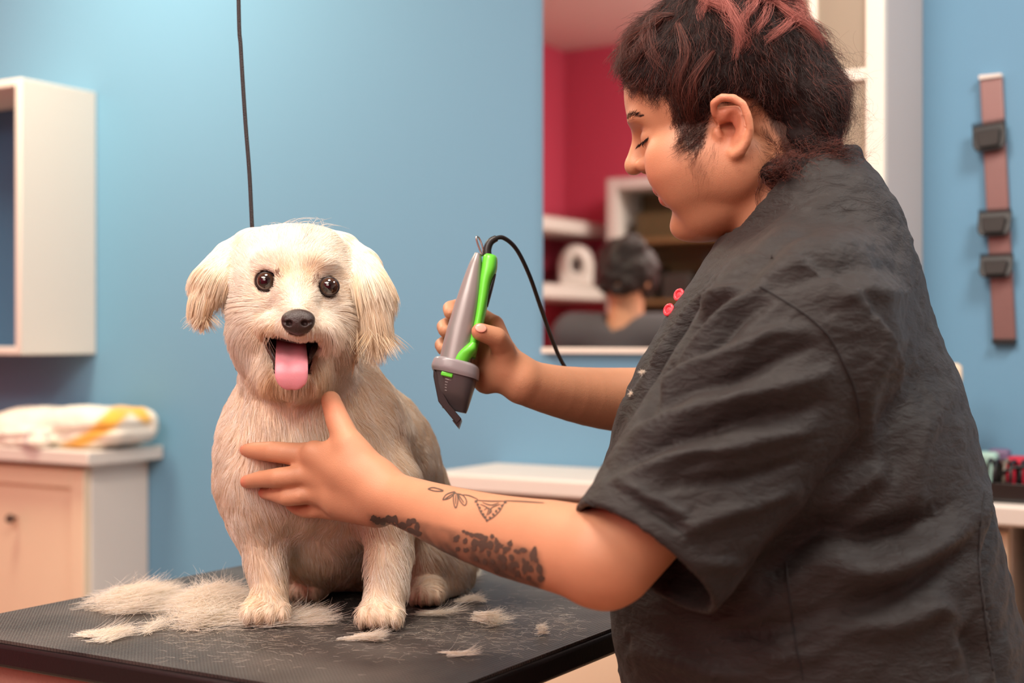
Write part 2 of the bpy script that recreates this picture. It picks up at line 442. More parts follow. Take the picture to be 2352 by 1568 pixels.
clip_comb(2274, 316, .046, math.radians(-6), 'topmost black clipper comb on the rose brown strip, apart from the others')
clip_comb(2286, 514, .042, math.radians(-1), 'middle black clipper comb on the rose brown strip')
clip_comb(2290, 612, .038, math.radians(-1), 'lowest black clipper comb on the rose brown strip')

# things on the worktop at the right
def wx(px, y=2.36): return RL(px, y)[0]
tray = thing('tool_tray', 'shallow black tray of clipper guards on the worktop', 'tray', W(wx(2330), 2.35, ZTOP), RA)
xa, xb = wx(2225, 2.27), wx(2420, 2.27)
b = MB(); pbox(b, xa, xb, 2.26, 2.44, ZTOP, ZTOP+.006); b.build('base', m_black, tray, bevel=.002)
b = MB()
pbox(b, xa, xb, 2.26, 2.264, ZTOP+.006, ZTOP+.030); pbox(b, xa, xb, 2.436, 2.44, ZTOP+.006, ZTOP+.05); pbox(b, xa, xa+.004, 2.264, 2.436, ZTOP+.006, ZTOP+.04); pbox(b, xb-.004, xb, 2.264, 2.436, ZTOP+.006, ZTOP+.04)
b.build('rim', mat('smoky_plastic', srgb(40, 34, 32), .3), tray, bevel=.001)
cols = ['black', 'smoke', 'black', 'grey', 'black', 'black', 'smoke']
for i in range(7):
    x = xa+.012+i*.0125; q = W(x, 2.300+.012*(i % 2), ZTOP+.036); R = Matrix.Translation(q) @ MR.to_3x3().to_4x4()
    b = MB(); pts = [q+W(0, .026*math.cos(a), .026*math.sin(a)) for a in np.linspace(-.5, math.pi+.5, 14)]; b.tube(pts, .0028, 8)
    b.tube([pts[0], pts[-1]], .0028, 8)
    o = b.build('clipper_guard', mat('guard_grey', srgb(120, 112, 100), .35) if cols[i] == 'grey' else m_black, None, smooth=True)
    pos = ['nearest the tunic', 'second', 'third', 'fourth', 'fifth', 'sixth', 'seventh'][i]
    tag(o, ('grey' if cols[i] == 'grey' else 'black')+' arched clipper guard standing in the tray, '+(pos+' in its row' if i == 0 else pos+' from the tunic'), 'clipper guard', 'clipper guards in the tray')
def lump(name, label, cat, px, y, w, d, z, h, m, rot=0):
    x = wx(px, y); c = Matrix.Translation(W(x, y, z)) @ Matrix.Rotation(RA+rot, 4, 'Z'); b = MB(); b.box((-w/2, -d/2, 0), (w/2, d/2, h), c)
    return tag(b.build(name, m, None, bevel=min(w, d, h)*.18), label, cat)
lump('small_box', 'pale mint green box in the clipper tray', 'box', 2268, 2.39, .035, .05, ZTOP+.006, .062, mat('mint_card', srgb(176, 214, 200), .5))
lump('blade_case', 'lilac topped dark case behind the mint box', 'case', 2296, 2.41, .034, .03, ZTOP+.006, .066, mat('lilac_plastic', srgb(120, 98, 130), .4))
lump('blade_box', 'dark blade box with a beige front lying in the clipper tray', 'box', 2315, 2.375, .03, .03, ZTOP+.006, .052, mat('brown_plastic', srgb(70, 52, 46), .4), .2)
lump('red_case', 'bright red case in the clipper tray at the right edge', 'case', 2352, 2.375, .05, .04, ZTOP+.006, .058, mat('red_plastic', srgb(206, 40, 66), .35), -.1)
# cable coil in front of the guards
b = MB(); q = W(wx(2345, 2.28), 2.285, ZTOP+.032)
pts = [q+W((.030+.004*math.sin(3*a))*math.cos(a), .006*math.sin(2*a)+.0015*a, .022*math.sin(a)) for a in np.linspace(0, 4*math.pi, 60)]
b.tube(pts, .0028, 8); tag(b.build('coiled_cable', m_black, None, smooth=True), 'coiled black cable in the tray at the right edge', 'cable')
# spray bottle behind her back
x = wx(2183, 2.33); sb = thing('spray_bottle', 'dark blue bottle with cream cap just behind the tunic back', 'bottle', W(x, 2.33, ZTOP))
b = MB(); q = W(x, 2.33, ZTOP); b.tube([q, q+[0, 0, .002], q+[0, 0, .15], q+[0, 0, .172], q+[0, 0, .18]], [.024, .026, .026, .016, .012], 20); b.build('bottle_body', mat('navy_plastic', srgb(44, 52, 78), .35), sb, smooth=True)
b = MB(); b.tube([q+[0, 0, .18], q+[0, 0, .186], q+[0, 0, .208], q+[0, 0, .213]], [.017, .019, .018, .012], 20); b.build('cap', m_cream, sb, smooth=True)

# ---------------- what only the mirror shows: raspberry room behind
b = MB(); pbox(b, X0+.001, X0+.25, Y0+.03, -.10, ZC+.50, ZC+.56); tag(b.build('mirror_shelf', m_white, None, bevel=.004), 'upper white shelf on the red wall reflected in the mirror', 'shelf')
b = MB(); pbox(b, X0+.001, X0+.36, Y0+.03, -.10, ZC+.19, ZC+.25); tag(b.build('mirror_shelf', m_white, None, bevel=.004), 'lower white shelf carrying the pet house, reflected in the mirror', 'shelf')
ph = thing('pet_house', 'small white arched pet house with a dark oval door, reflected in mirror', 'pet house', W(-3.20, -.9, ZC+.25), RA)
s = Solid(); cx, cy = -3.19, -.93
HRm = np.array((MR @ Matrix.Rotation(math.radians(-28), 4, 'Z')).to_3x3()); hc_ = np.array(W(cx, cy, ZC)); HW = lambda x, y, z: hc_+HRm @ np.array([x, y, z])
s.add(rbox(HW(0, 0, .31), (.080, .10, .058), .02, HRm), .01).add(cap(HW(0, -.08, .37), HW(0, .06, .37), .078), .02)
s.sub(ell(HW(0, .17, .352), (.040, .09, .060), HRm), .006)
V, Q = s.mesh(np.array(W(cx, cy, ZC+.35))-.25, np.array(W(cx, cy, ZC+.35))+.25, .008)
link('shell', mesh_np('shell', relax(V, Q, 1), Q), m_white, ph)
b = MB(); b.sphere(HW(0, .088, .352), (.039, .014, .055), 20, 12, HRm); b.build('opening_plug', mat('opening_shade', srgb(62, 46, 42), .7), ph, smooth=True)  # dark plug, the shade inside the opening put into its colour
dc = thing('display_cabinet', 'tall white framed cabinet with brown shelves, reflected in mirror', 'cabinet', W(-2.7, Y0, 0), RA)
b = MB(); x0, x1, yy = -3.02, -2.2, Y0+.28
for a, e, z0_, z1_ in ((x0, x0+.05, 0, 1.9), (x1-.05, x1, 0, 1.9), (x0+.05, x1-.05, 1.85, 1.9), (x0+.05, x1-.05, 0, .08)): pbox(b, a, e, Y0+.001, yy, z0_, z1_)
b.build('frame', m_white, dc, bevel=.003)
b = MB(); pbox(b, x0+.05, x1-.05, Y0+.002, Y0+.02, .08, 1.85); b.build('back_panel', mat('olive_board', srgb(120, 88, 52), .7), dc)
for zz in (.35, .7, 1.05, 1.32, 1.6):
    b = MB(); pbox(b, x0+.05, x1-.05, Y0+.02, yy-.02, zz, zz+.02); b.build('shelf_board', mat('brown_board', srgb(140, 106, 66), .6), dc)
for i, (xx, zz, w, h, c) in enumerate([(-2.86, 1.34, .1, .16, (54, 44, 34)), (-2.7, 1.34, .14, .12, (60, 54, 48)), (-2.5, 1.34, .12, .2, (48, 42, 36)), (-2.8, 1.07, .18, .13, (70, 60, 48)), (-2.55, 1.07, .12, .18, (58, 50, 38)), (-2.8, 1.62, .2, .12, (92, 76, 44)), (-2.5, 1.62, .15, .14, (110, 92, 60))]):
    b = MB(); pbox(b, xx-w/2, xx+w/2, Y0+.06, Y0+.22, zz, zz+h)
    lab = ['on the middle shelf beside the white frame', 'wide and low on the middle shelf', 'tall on the middle shelf', 'on the shelf below the middle', 'tall on the shelf below the middle', 'on the top shelf by the frame', 'on the top shelf further in'][i]
    tag(b.build('storage_box', mat('box_%s' % 'abcdefg'[i], srgb(*c), .6), None, bevel=.004), 'dark box '+lab+' of the reflected cabinet', 'box', 'boxes in the reflected cabinet')
# ================================================================= grooming table
HT = .282; ZT_ = ZC-HT
def T(px, py, h=0):
    D = HT*F/(py-784); p = P(px, py, D); p[2] = ZT_+h; return p
MT = Matrix.Translation((-.080, 1.098, 0)) @ MR       # table corner nearest the camera; x towards the groomer, y away
tb = thing('grooming_table', 'black ribbed rubber topped grooming table the dog sits on', 'table', MT @ Vector((-.29, .47, 0)), RA)
m, nt, b, out = newmat('rubber_mat'); b.inputs['Roughness'].default_value = .45; b.inputs['Specular IOR Level'].default_value = .42
tc = nt.nodes.new('ShaderNodeTexCoord'); mp = nt.nodes.new('ShaderNodeMapping'); mp.inputs['Rotation'].default_value = (0, 0, -RA); nt.links.new(tc.outputs['Object'], mp.inputs['Vector'])
sx = nt.nodes.new('ShaderNodeSeparateXYZ'); nt.links.new(mp.outputs[0], sx.inputs[0])
def mth(op, a, bb=None, nt_=None):
    n = (nt_ or nt).nodes.new('ShaderNodeMath'); n.operation = op
    for i, q in enumerate((a, bb)):
        if q is None: continue
        if isinstance(q, (int, float)): n.inputs[i].default_value = q
        else: (nt_ or nt).links.new(q, n.inputs[i])
    return n.outputs[0]
K = 2*math.pi/.0042
sa = mth('ABSOLUTE', mth('SINE', mth('MULTIPLY', sx.outputs[0], K/2))); sb_ = mth('ABSOLUTE', mth('SINE', mth('MULTIPLY', sx.outputs[1], K/2)))
hgt = mth('POWER', mth('MULTIPLY', sa, sb_), .7)
bp = nt.nodes.new('ShaderNodeBump'); bp.inputs['Strength'].default_value = .9; bp.inputs['Distance'].default_value = .0012; nt.links.new(hgt, bp.inputs['Height']); nt.links.new(bp.outputs[0], b.inputs['Normal'])
ns = nt.nodes.new('ShaderNodeTexNoise'); ns.inputs['Scale'].default_value = 9; ns.inputs['Detail'].default_value = 6; nt.links.new(tc.outputs['Object'], ns.inputs['Vector'])
cr = nt.nodes.new('ShaderNodeValToRGB'); cr.color_ramp.elements[0].position = .35; cr.color_ramp.elements[0].color = srgb(46, 43, 42); cr.color_ramp.elements[1].position = .75; cr.color_ramp.elements[1].color = srgb(90, 83, 78)
nt.links.new(ns.outputs['Fac'], cr.inputs[0]); nt.links.new(cr.outputs[0], b.inputs['Base Color'])
m_mat = m
LX, LY = .585, .96
def rrect(x0, x1, y0, y1, r, n=6):
    o = []
    for cx, cy, a0 in ((x1-r, y1-r, 0), (x0+r, y1-r, 90), (x0+r, y0+r, 180), (x1-r, y0+r, 270)):
        o += [(cx+r*math.cos(math.radians(a0+90*i/n)), cy+r*math.sin(math.radians(a0+90*i/n))) for i in range(n+1)]
    return o
b = MB(); b.prism([(x, y, ZT_-.003) for x, y in rrect(-LX+.003, -.003, .003, LY-.003, .012)], (0, 0, .003), MT)
b.build('rubber_top', m_mat, tb)
b = MB(); b.prism([(x, y, ZT_-.026) for x, y in rrect(-LX, 0, 0, LY, .015)], (0, 0, .0228), MT)
b.build('rim', mat('rim_rubber', srgb(24, 19, 20), .32, bump=.1, bscale=300), tb, bevel=.004, seg=3)
b = MB(); b.prism([(x, y, ZT_-.050) for x, y in rrect(-LX+.012, -.16, .012, LY-.06, .01)], (0, 0, .024), MT)
b.build('board', mat('speckled_laminate', srgb(150, 104, 92), .6, var=.18, vscale=400), tb, bevel=.002)
b = MB(); b.box((-LX/2-.05, LY/2-.05, .08), (-LX/2+.05, LY/2+.05, ZT_-.050), MT); b.build('column', m_black, tb, bevel=.006)
b = MB(); b.box((-LX/2-.2, LY/2-.3, .02), (-LX/2+.2, LY/2+.3, .08), MT); b.build('base', m_black, tb, bevel=.01)
for sx_, sy_ in ((-1, -1), (1, -1), (1, 1), (-1, 1)):
    b = MB(); q = MT @ Vector((-LX/2+sx_*.17, LY/2+sy_*.27, 0)); b.tube([np.array(q), np.array(q)+[0, 0, .022]], .022, 16); b.build('foot', m_black, tb)

# clipped fur lying on the table
m_fur, nt, bf, out = newmat('pale_fur')
def furmat(name, c0, c1, rough=.55, trans=.35, attr='tint'):
    m, nt, b, out = newmat(name); nt.nodes.remove(b)
    at = nt.nodes.new('ShaderNodeAttribute'); at.attribute_name = attr
    mx = nt.nodes.new('ShaderNodeMix'); mx.data_type = 'RGBA'; mx.inputs['A'].default_value = c0; mx.inputs['B'].default_value = c1
    nt.links.new(at.outputs['Fac'], mx.inputs['Factor'])
    d = nt.nodes.new('ShaderNodeBsdfDiffuse'); t = nt.nodes.new('ShaderNodeBsdfTranslucent'); g = nt.nodes.new('ShaderNodeBsdfGlossy'); g.inputs['Roughness'].default_value = rough
    g.inputs['Color'].default_value = (1, .97, .92, 1)
    for x in (d, t): nt.links.new(mx.outputs['Result'], x.inputs['Color'])
    a = nt.nodes.new('ShaderNodeMixShader'); a.inputs[0].default_value = trans; nt.links.new(d.outputs[0], a.inputs[1]); nt.links.new(t.outputs[0], a.inputs[2])
    c = nt.nodes.new('ShaderNodeMixShader'); c.inputs[0].default_value = .08; nt.links.new(a.outputs[0], c.inputs[1]); nt.links.new(g.outputs[0], c.inputs[2])
    nt.links.new(c.outputs[0], out.inputs[0]); return m
m_clump = furmat('clipped_fur', srgb(255, 250, 242), srgb(240, 220, 192))
def clump(name, label, cx, cy, wx_, wy_, n, L, ang, h, spread=.6, cat='fur clump'):
    "centre and half-size on the photograph's table top, strands of length L mostly along ang"
    c = T(cx, cy); D = c[1]; sxm = wx_/F*D; sym = abs(T(cx, cy-wy_)[1]-T(cx, cy+wy_)[1])/2
    K = 9; r = np.sqrt(rng.random(n)); th = rng.random(n)*2*math.pi
    nl = max(3, n//60); lc = rng.normal(0, .6, (nl, 2)); la = rng.normal(0, spread+.35, nl); li = rng.integers(0, nl, n)
    bx = (.32*r*np.cos(th)+.62*lc[li, 0]); by = (.32*r*np.sin(th)+.62*lc[li, 1])
    bx = np.clip(bx, -1, 1)*sxm; by = np.clip(by, -1, 1)*sym
    A = math.radians(ang)+la[li]+rng.normal(0, .22, n); ln = L*(.5+.7*rng.random(n))
    fall = np.exp(-(bx/sxm)**2-(by/sym)**2)
    z0 = rng.random(n)**1.3*h*fall; curv = rng.normal(0, 26, nl)[li]+rng.normal(0, 14, n); lift = np.abs(rng.normal(0, .16, n))
    t = np.linspace(-.5, .5, K)
    ang_t = A[:, None]+curv[:, None]*(t*ln[:, None])
    dx = np.cos(ang_t); dy = np.sin(ang_t)*.75
    step = (ln/(K-1))[:, None]
    X = np.cumsum(dx*step, 1); Y = np.cumsum(dy*step, 1); X -= X[:, K//2:K//2+1]; Y -= Y[:, K//2:K//2+1]
    Z = z0[:, None]+lift[:, None]*(t+.5)**2*ln[:, None]+.0008+rng.random((n, 1))*.001
    pts = np.stack([c[0]+bx[:, None]+X, c[1]+by[:, None]+Y, ZT_+Z], 2)
    o = strands(name, pts, .00013, .00005, m_clump, None, rng.random(n)**1.5)
    return tag(o, label, cat, None)
CL = [
 ('large white clump of clipped fur at the left, feathery', 318, 1392, 92, 26, 3000, .05, 12, .020, .5),
 ('largest fluffy white clump of clipped fur beside the front paw', 488, 1412, 92, 40, 4600, .05, 50, .028, .8),
 ('loose pale fur spread between the two front paws', 690, 1428, 105, 24, 1500, .045, 10, .008, .7),
 ('thin flat tuft of cut fur lying nearest the left table edge', 255, 1463, 55, 9, 600, .04, 8, .005, .25),
 ('flat wisp of cut fur in front of the right paw', 856, 1472, 42, 9, 420, .03, -12, .006, .5),
 ('pointed tuft of cut fur on the table below the tattooed forearm', 1124, 1432, 32, 12, 420, .034, -35, .010, .3),
 ('tiny upright tuft nearest the black tunic', 1246, 1460, 9, 7, 110, .014, 60, .010, .7),
 ('thin curved wisp of cut fur near the front right table edge', 1062, 1507, 26, 5, 90, .03, 5, .003, .3),
 ('faint round tuft of cut fur just behind the hind paw', 1080, 1381, 24, 9, 260, .025, 0, .005, .8),
 ('bright tuft of fur on the table directly behind the dog rump', 1078, 1322, 26, 12, 500, .035, 0, .014, .8),
 ('long flat wisp of cut fur beside the right front paw', 1010, 1415, 55, 5, 160, .045, -5, .003, .2),
]
for c in CL: clump('fur_clump', *c)['group'] = 'clipped fur on the table'
# single fallen hairs, past counting
n = 1500; K = 7
px = rng.uniform(380, 1330, n); py = rng.normal(1440, 38, n).clip(1330, 1560)
base = np.array([T(a, b_) for a, b_ in zip(px, py)]); loc = (np.array(MT.inverted().to_3x3()) @ (base-np.array(MT.translation)).T).T
ok = (loc[:, 0] < -.02) & (loc[:, 0] > -LX+.02) & (loc[:, 1] > .02); base = base[ok]; n = len(base)
A = rng.random(n)*6.28; cv = rng.normal(0, 70, n); ln = rng.uniform(.006, .022, n); t = np.linspace(0, 1, K)
at_ = A[:, None]+cv[:, None]*t*ln[:, None]; X = np.cumsum(np.cos(at_)*ln[:, None]/K, 1); Y = np.cumsum(np.sin(at_)*ln[:, None]/K, 1)
pts = np.stack([base[:, :1]+X, base[:, 1:2]+Y, np.full((n, K), ZT_+.0006)+rng.random((n, 1))*.0012], 2)
inside = np.ones(n, bool)
tag(strands('fallen_hair', pts, .00006, .00003, m_clump, None, rng.random(n)), 'fine single pale hairs scattered over the black rubber top', 'loose hair', None, 'stuff')
# ================================================================= the dog
dog = thing('dog', 'small cream dog with floppy ears sitting on the table, mouth open, tongue out', 'dog', T(770, 1395))
s = Solid()
# trunk
s.add(cap(P(680, 800, 1.445), P(690, 960, 1.465), .050, .070), .02)
s.add(ell(P(690, 1055, 1.475), (.080, .082, .080)), .03)
s.add(ell(P(600, 1080, 1.47), (.036, .055, .075)), .03).add(ell(P(830, 1060, 1.485), (.050, .060, .085)), .03)
s.add(cap(P(752, 905, 1.50), P(830, 1060, 1.57), .056, .074), .03)
s.add(cap(P(830, 1060, 1.57), P(885, 1215, 1.66), .078, .088), .03)
s.add(ell(P(745, 1190, 1.55), (.062, .085, .070)), .03).add(ell(P(755, 1265, 1.60), (.055, .070, .040)), .03)
# front legs
s.add(chain([P(592, 1110, 1.46), P(606, 1240, 1.455), P(618, 1340, 1.44), P(614, 1395, 1.425)], [.036, .0235, .0165, .0165]), .018)
s.add(chain([P(880, 1110, 1.455), P(893, 1240, 1.44), P(890, 1340, 1.42), P(880, 1400, 1.41)], [.036, .0235, .0190, .0180]), .018)
def paw(px, py, D, w, l, h, yaw=0, toes=4):
    c = P(px, py, D); c[2] = ZT_+h*.95
    R = np.array([[math.cos(yaw), math.sin(yaw), 0], [-math.sin(yaw), math.cos(yaw), 0], [0, 0, 1]]).T
    s.add(ell(c, (w*.92, l, h), R), .008)
    for i in range(toes):
        a = (i-(toes-1)/2)/((toes-1)/2); o = R @ np.array([a*w*.72, -l*(.78-.18*abs(a)), -h*.15])
        s.add(ell(c+o, (w*.26, l*.42, h*.72), R), .0025)
paw(612, 1408, 1.425, .0235, .030, .0155, .1); paw(877, 1420, 1.405, .0225, .028, .0155, -.05)
# hind legs
s.add(cap(P(930, 1250, 1.66), P(1000, 1310, 1.60), .070, .045), .02).add(ell(P(985, 1265, 1.60), (.034, .065, .050)), .02)
s.add(cap(P(1005, 1350, 1.60), P(985, 1370, 1.53), .022, .016), .015)
paw(980, 1378, 1.53, .0185, .030, .0145, .0)
s.add(cap(P(690, 1260, 1.64), P(670, 1330, 1.60), .060, .030), .02).add(cap(P(690, 1345, 1.62), P(715, 1370, 1.55), .02, .014), .01)
paw(716, 1372, 1.55, .0175, .026, .0135, -.3)
s.add(cap(P(1010, 1330, 1.70), P(1060, 1318, 1.72), .018, .010), .02)
# head
hs = Solid()
hs.add(ell(P(672, 640, 1.425), (.0590, .058, .0490)), .01).add(cap(P(600, 586, 1.43), P(744, 588, 1.43), .022), .03)
hs.add(ell(P(594, 742, 1.405), (.028, .038, .040)), .025).add(ell(P(754, 748, 1.405), (.028, .038, .040)), .025)
hs.add(ell(P(672, 800, 1.425), (.045, .046, .045)), .025)
hs.add(ell(P(640, 603, 1.385), (.022, .016, .011)), .012).add(ell(P(722, 608, 1.385), (.022, .016, .011)), .012)
hs.add(cap(P(682, 668, 1.38), P(685, 722, 1.335), .0205, .0165), .018)
hs.add(ell(P(645, 752, 1.352), (.0225, .026, .0165)), .012).add(ell(P(722, 757, 1.352), (.0225, .026, .0165)), .012)
hs.add(ell(P(684, 755, 1.33), (.014, .014, .012)), .008)
hs.add(ell(P(671, 862, 1.378), (.028, .034, .019)), .018).add(ell(P(671, 838, 1.40), (.036, .030, .030)), .02)
# mouth opening
mo = Solid()
def slabcut(p):
    px, py = proj(p); px = px.astype(np.float32); py = py.astype(np.float32); D = p[:, 1]
    t = np.clip((py-779)/60, 0, 1)
    L = 606+26*t; Rr = 731-20*t
    top = 783-8*np.abs((px-684)/50)**1.5+0*px; top = np.where(px < 684, 784-14*np.clip((684-px)/75, 0, 1), 790-5*np.clip((px-684)/45, 0, 1))
    d = np.maximum.reduce([L-px, px-Rr, top-py, py-856, ])*.00042
    return np.maximum(d, D-1.405)
hs.sub(slabcut, .006)
# eye sockets
EL, ER = P(612, 646, 1.3745), P(757.5, 658, 1.3745)
for e in (EL, ER): hs.sub(ell(e+[0, -.006, 0], .0112), .003)
hs.sub(ell(P(684, 742, 1.312), (.0125, .010, .0095)), .003)
s.merge(hs, .022)
# ear flaps
s.add(chain([P(568, 556, 1.425), P(528, 586, 1.425), P(488, 642, 1.410), P(470, 680, 1.403)], [.010, .015, .019, .014]), .014)
s.add(chain([P(792, 562, 1.435), P(828, 598, 1.43), P(853, 655, 1.410), P(860, 705, 1.403)], [.010, .015, .018, .014]), .014)
# keep the soles on the table
def above(p): return (ZT_+.0005-p[:, 2]).astype(np.float32)
s.inter(above, .001)
V, Q = s.mesh((-.42, 1.22, ZT_-.01), (.10, 1.86, ZC+.15), .0026)
V = relax(V, Q, 1, .5); N = vnormals(V, Q)
px, py = proj(V)
inmouth = ((slabcut(V.astype(np.float32)) < .0015) & (V[:, 1] < 1.42))
col = np.tile(np.array(srgb(236, 214, 188)[:3]), (len(V), 1))
mouthc = np.array(srgb(52, 30, 28)[:3]); col[inmouth] = mouthc
skin = np.array(srgb(62, 42, 38)[:3])
for e in (EL, ER):
    d = np.linalg.norm(V-e, axis=1); w_ = (1-sstep(.0110, .0135, d))[:, None]; col = col*(1-w_)+skin*w_
d = np.linalg.norm((V-P(684, 742, 1.315))/[1.25, 1, 1], axis=1); w_ = (1-sstep(.012, .0145, d))[:, None]; col = col*(1-w_)+skin*w_
m, nt, b, out = newmat('dog_skin'); at = nt.nodes.new('ShaderNodeAttribute'); at.attribute_name = 'col'; nt.links.new(at.outputs['Color'], b.inputs['Base Color']); b.inputs['Roughness'].default_value = .7; b.inputs['Specular IOR Level'].default_value = .2
dog_body = link('body', mesh_np('body', V, Q, {'col': col}), m, dog)
DV, DQ, DN = V, Q, N
# --- coat
face_c = P(684, 735, 1.32); headc = P(672, 690, 1.43)
def seg_d(p, a, b):
    ba = b-a; h = np.clip(((p-a) @ ba)/(ba @ ba), 0, 1); return np.linalg.norm(p-a-h[:, None]*ba, axis=1)
ear_pts = [[P(568, 556, 1.425), P(528, 586, 1.425), P(488, 642, 1.410), P(470, 680, 1.403)], [P(792, 562, 1.435), P(828, 598, 1.43), P(853, 655, 1.410), P(860, 705, 1.403)]]
def ear_dist(p):
    return [np.min([seg_d(p, e[i], e[i+1]) for i in range(3)], 0) for e in ear_pts]
def grow(root, nor, comb, length, K=8, lift=.35, grav=.0, clump_=0, wav=.0, collide=None, seed=0):
    "strands that leave along the normal and lie down along the comb direction"
    n = len(root); t = np.linspace(0, 1, K); pts = np.zeros((n, K, 3)); pts[:, 0] = root
    d0 = nor*lift+comb*(1-lift*.5); d0 /= np.linalg.norm(d0, axis=1)[:, None]
    cur = root.copy(); d = d0.copy(); st = length/(K-1)
    target = comb-nor*.10; target[:, 2] -= grav; target /= np.linalg.norm(target, axis=1)[:, None]
    for i in range(1, K):
        a = min(1, i/(K*.6)); d = d0*(1-a)+target*a; d[:, 2] -= grav*.5*t[i]
        if wav: d = d+noise3(cur*90+i*.15, seed)*wav
        d /= np.linalg.norm(d, axis=1)[:, None]; cur = cur+d*st[:, None]; pts[:, i] = cur
    return pts
def tangent(vec, nor):
    t = vec-nor*np.sum(vec*nor, 1)[:, None]; return t/np.maximum(np.linalg.norm(t, axis=1), 1e-6)[:, None]
def clumping(pts, cells, amt):
    "pull strands with neighbours towards shared tips"
    k = np.floor(pts[:, 0]/cells).astype(np.int64); key = k[:, 0]*7919**2+k[:, 1]*7919+k[:, 2]
    u, inv = np.unique(key, return_inverse=True); n = len(u); mean = np.zeros((n,)+pts.shape[1:]); cnt = np.bincount(inv, minlength=n)
    for i in range(pts.shape[1]):
        for a in range(3): mean[:, i, a] = np.bincount(inv, pts[:, i, a], n)/cnt
    t = np.linspace(0, 1, pts.shape[1])[None, :, None]**1.3
    return pts+(mean[inv]-pts)*t*amt
m_coat = furmat('cream_coat', srgb(255, 248, 238), srgb(238, 204, 162), trans=.2)
m_tan = furmat('tan_fur', srgb(255, 246, 230), srgb(234, 198, 150), trans=.2)
# density weights
ppx, ppy = proj(DV); de = ear_dist(DV)
onear = (np.minimum(*de) < .023)
isface = (np.linalg.norm((DV-P(676, 715, 1.40))/[1, 1, 1.15], axis=1) < .085) & (DV[:, 1] < 1.50) & ~onear & (ppy < 905)
bad = inmouth | (np.linalg.norm((DV-P(684, 742, 1.315))/[1.25, 1, 1], axis=1) < .0128)
for e in (EL, ER): bad |= np.linalg.norm(DV-e, axis=1) < .0122
def roots(mask, n):
    vi, w = sample_surface(DV, DQ, n, mask.astype(float)+1e-9)
    p = (DV[vi]*w[..., None]).sum(1); no = (DN[vi]*w[..., None]).sum(1); no /= np.linalg.norm(no, axis=1)[:, None]
    return p, no
# body
p, no = roots(~onear & ~isface & ~bad & (DV[:, 2] > ZT_+.002), 62000)
down = np.tile([0, 0, -1.0], (len(p), 1)); away = p-P(690, 900, 1.40); away[:, 2] *= .3
cb = tangent(down*.9+away*3.0+noise3(p*28, 3)*.45+noise3(p*90, 6)*.25, no)
ht = p[:, 2]-ZT_
L = .0150+.005*vnoise(p*40, 4); pxx, pyy = proj(p)
leg = (ht < .16) & ((pxx < 670) | (pxx > 830)); L = np.where(leg, .0190, L); L = np.where(ht < .035, .0105, L); L = np.where(ht < .012, .005, L)
L = np.where((pyy > 880) & (pyy < 1010) & (pxx < 830) & (p[:, 1] < 1.48), .015, L)
L = L*rng.uniform(.6, 1.2, len(p))
pt = grow(p, no, cb, L, K=7, lift=.55, wav=.16, seed=11); pt = clumping(pt, .0050, .5); pt[..., 2] = np.maximum(pt[..., 2], ZT_+.0006)
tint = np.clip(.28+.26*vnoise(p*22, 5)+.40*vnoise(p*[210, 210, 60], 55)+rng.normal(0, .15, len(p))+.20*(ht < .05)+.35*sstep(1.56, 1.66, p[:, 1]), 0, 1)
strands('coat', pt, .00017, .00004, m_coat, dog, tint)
# face and head
p, no = roots(isface & ~bad, 72000)
pxx, pyy = proj(p)
src = P(684, 700, 1.32); v1 = p-src
upz = pyy < 640
cb = v1/np.linalg.norm(v1, axis=1)[:, None]
top = sstep(640, 560, pyy)[:, None]
side = np.sign(pxx-676)[:, None]*np.array([[1.0, 0, -.5]])
cb = cb*(1-top)+(np.array([[0, .9, .35]])+side*.5*np.clip(np.abs(pxx-676)/90, 0, 1)[:, None])*top
low = sstep(720, 800, pyy)[:, None]; cb = cb*(1-.5*low)+np.array([[0, 0, -.9]])*low*.8
cb = tangent(cb+noise3(p*35, 8)*.22, no)
L = .0115+.007*sstep(720, 830, pyy)+.012*sstep(.035, .06, np.abs(p[:, 0]-headc[0]))*sstep(640, 740, pyy)
nearnose = np.linalg.norm(p-face_c, axis=1); L = np.where(nearnose < .028, np.minimum(L, .0055), L)
eyed = np.minimum(np.linalg.norm(p-EL, axis=1), np.linalg.norm(p-ER, axis=1)); L = np.where(eyed < .020, .0062, L)
mz = (pyy > 742) & (pyy < 800) & (pxx > 610) & (pxx < 735) & (p[:, 1] < 1.37); L = np.where(mz, .0070, L)
L *= rng.uniform(.6, 1.25, len(p))
pt = grow(p, no, cb, L, K=8, lift=.42, wav=.20, grav=.1, seed=21); pt = clumping(pt, .0045, .42)
# keep strands from crossing the eyes
for e in (EL, ER):
    c = e+np.array([0, -.004, 0]); q = pt-c; dd = np.linalg.norm(q[..., [0, 2]], axis=2); m_ = (dd < .0082) & (q[..., 1] < .006)
    sc_ = np.where(m_, .0084/np.maximum(dd, 1e-4), 1); pt[..., 0] = c[0]+q[..., 0]*sc_; pt[..., 2] = c[2]+q[..., 2]*sc_
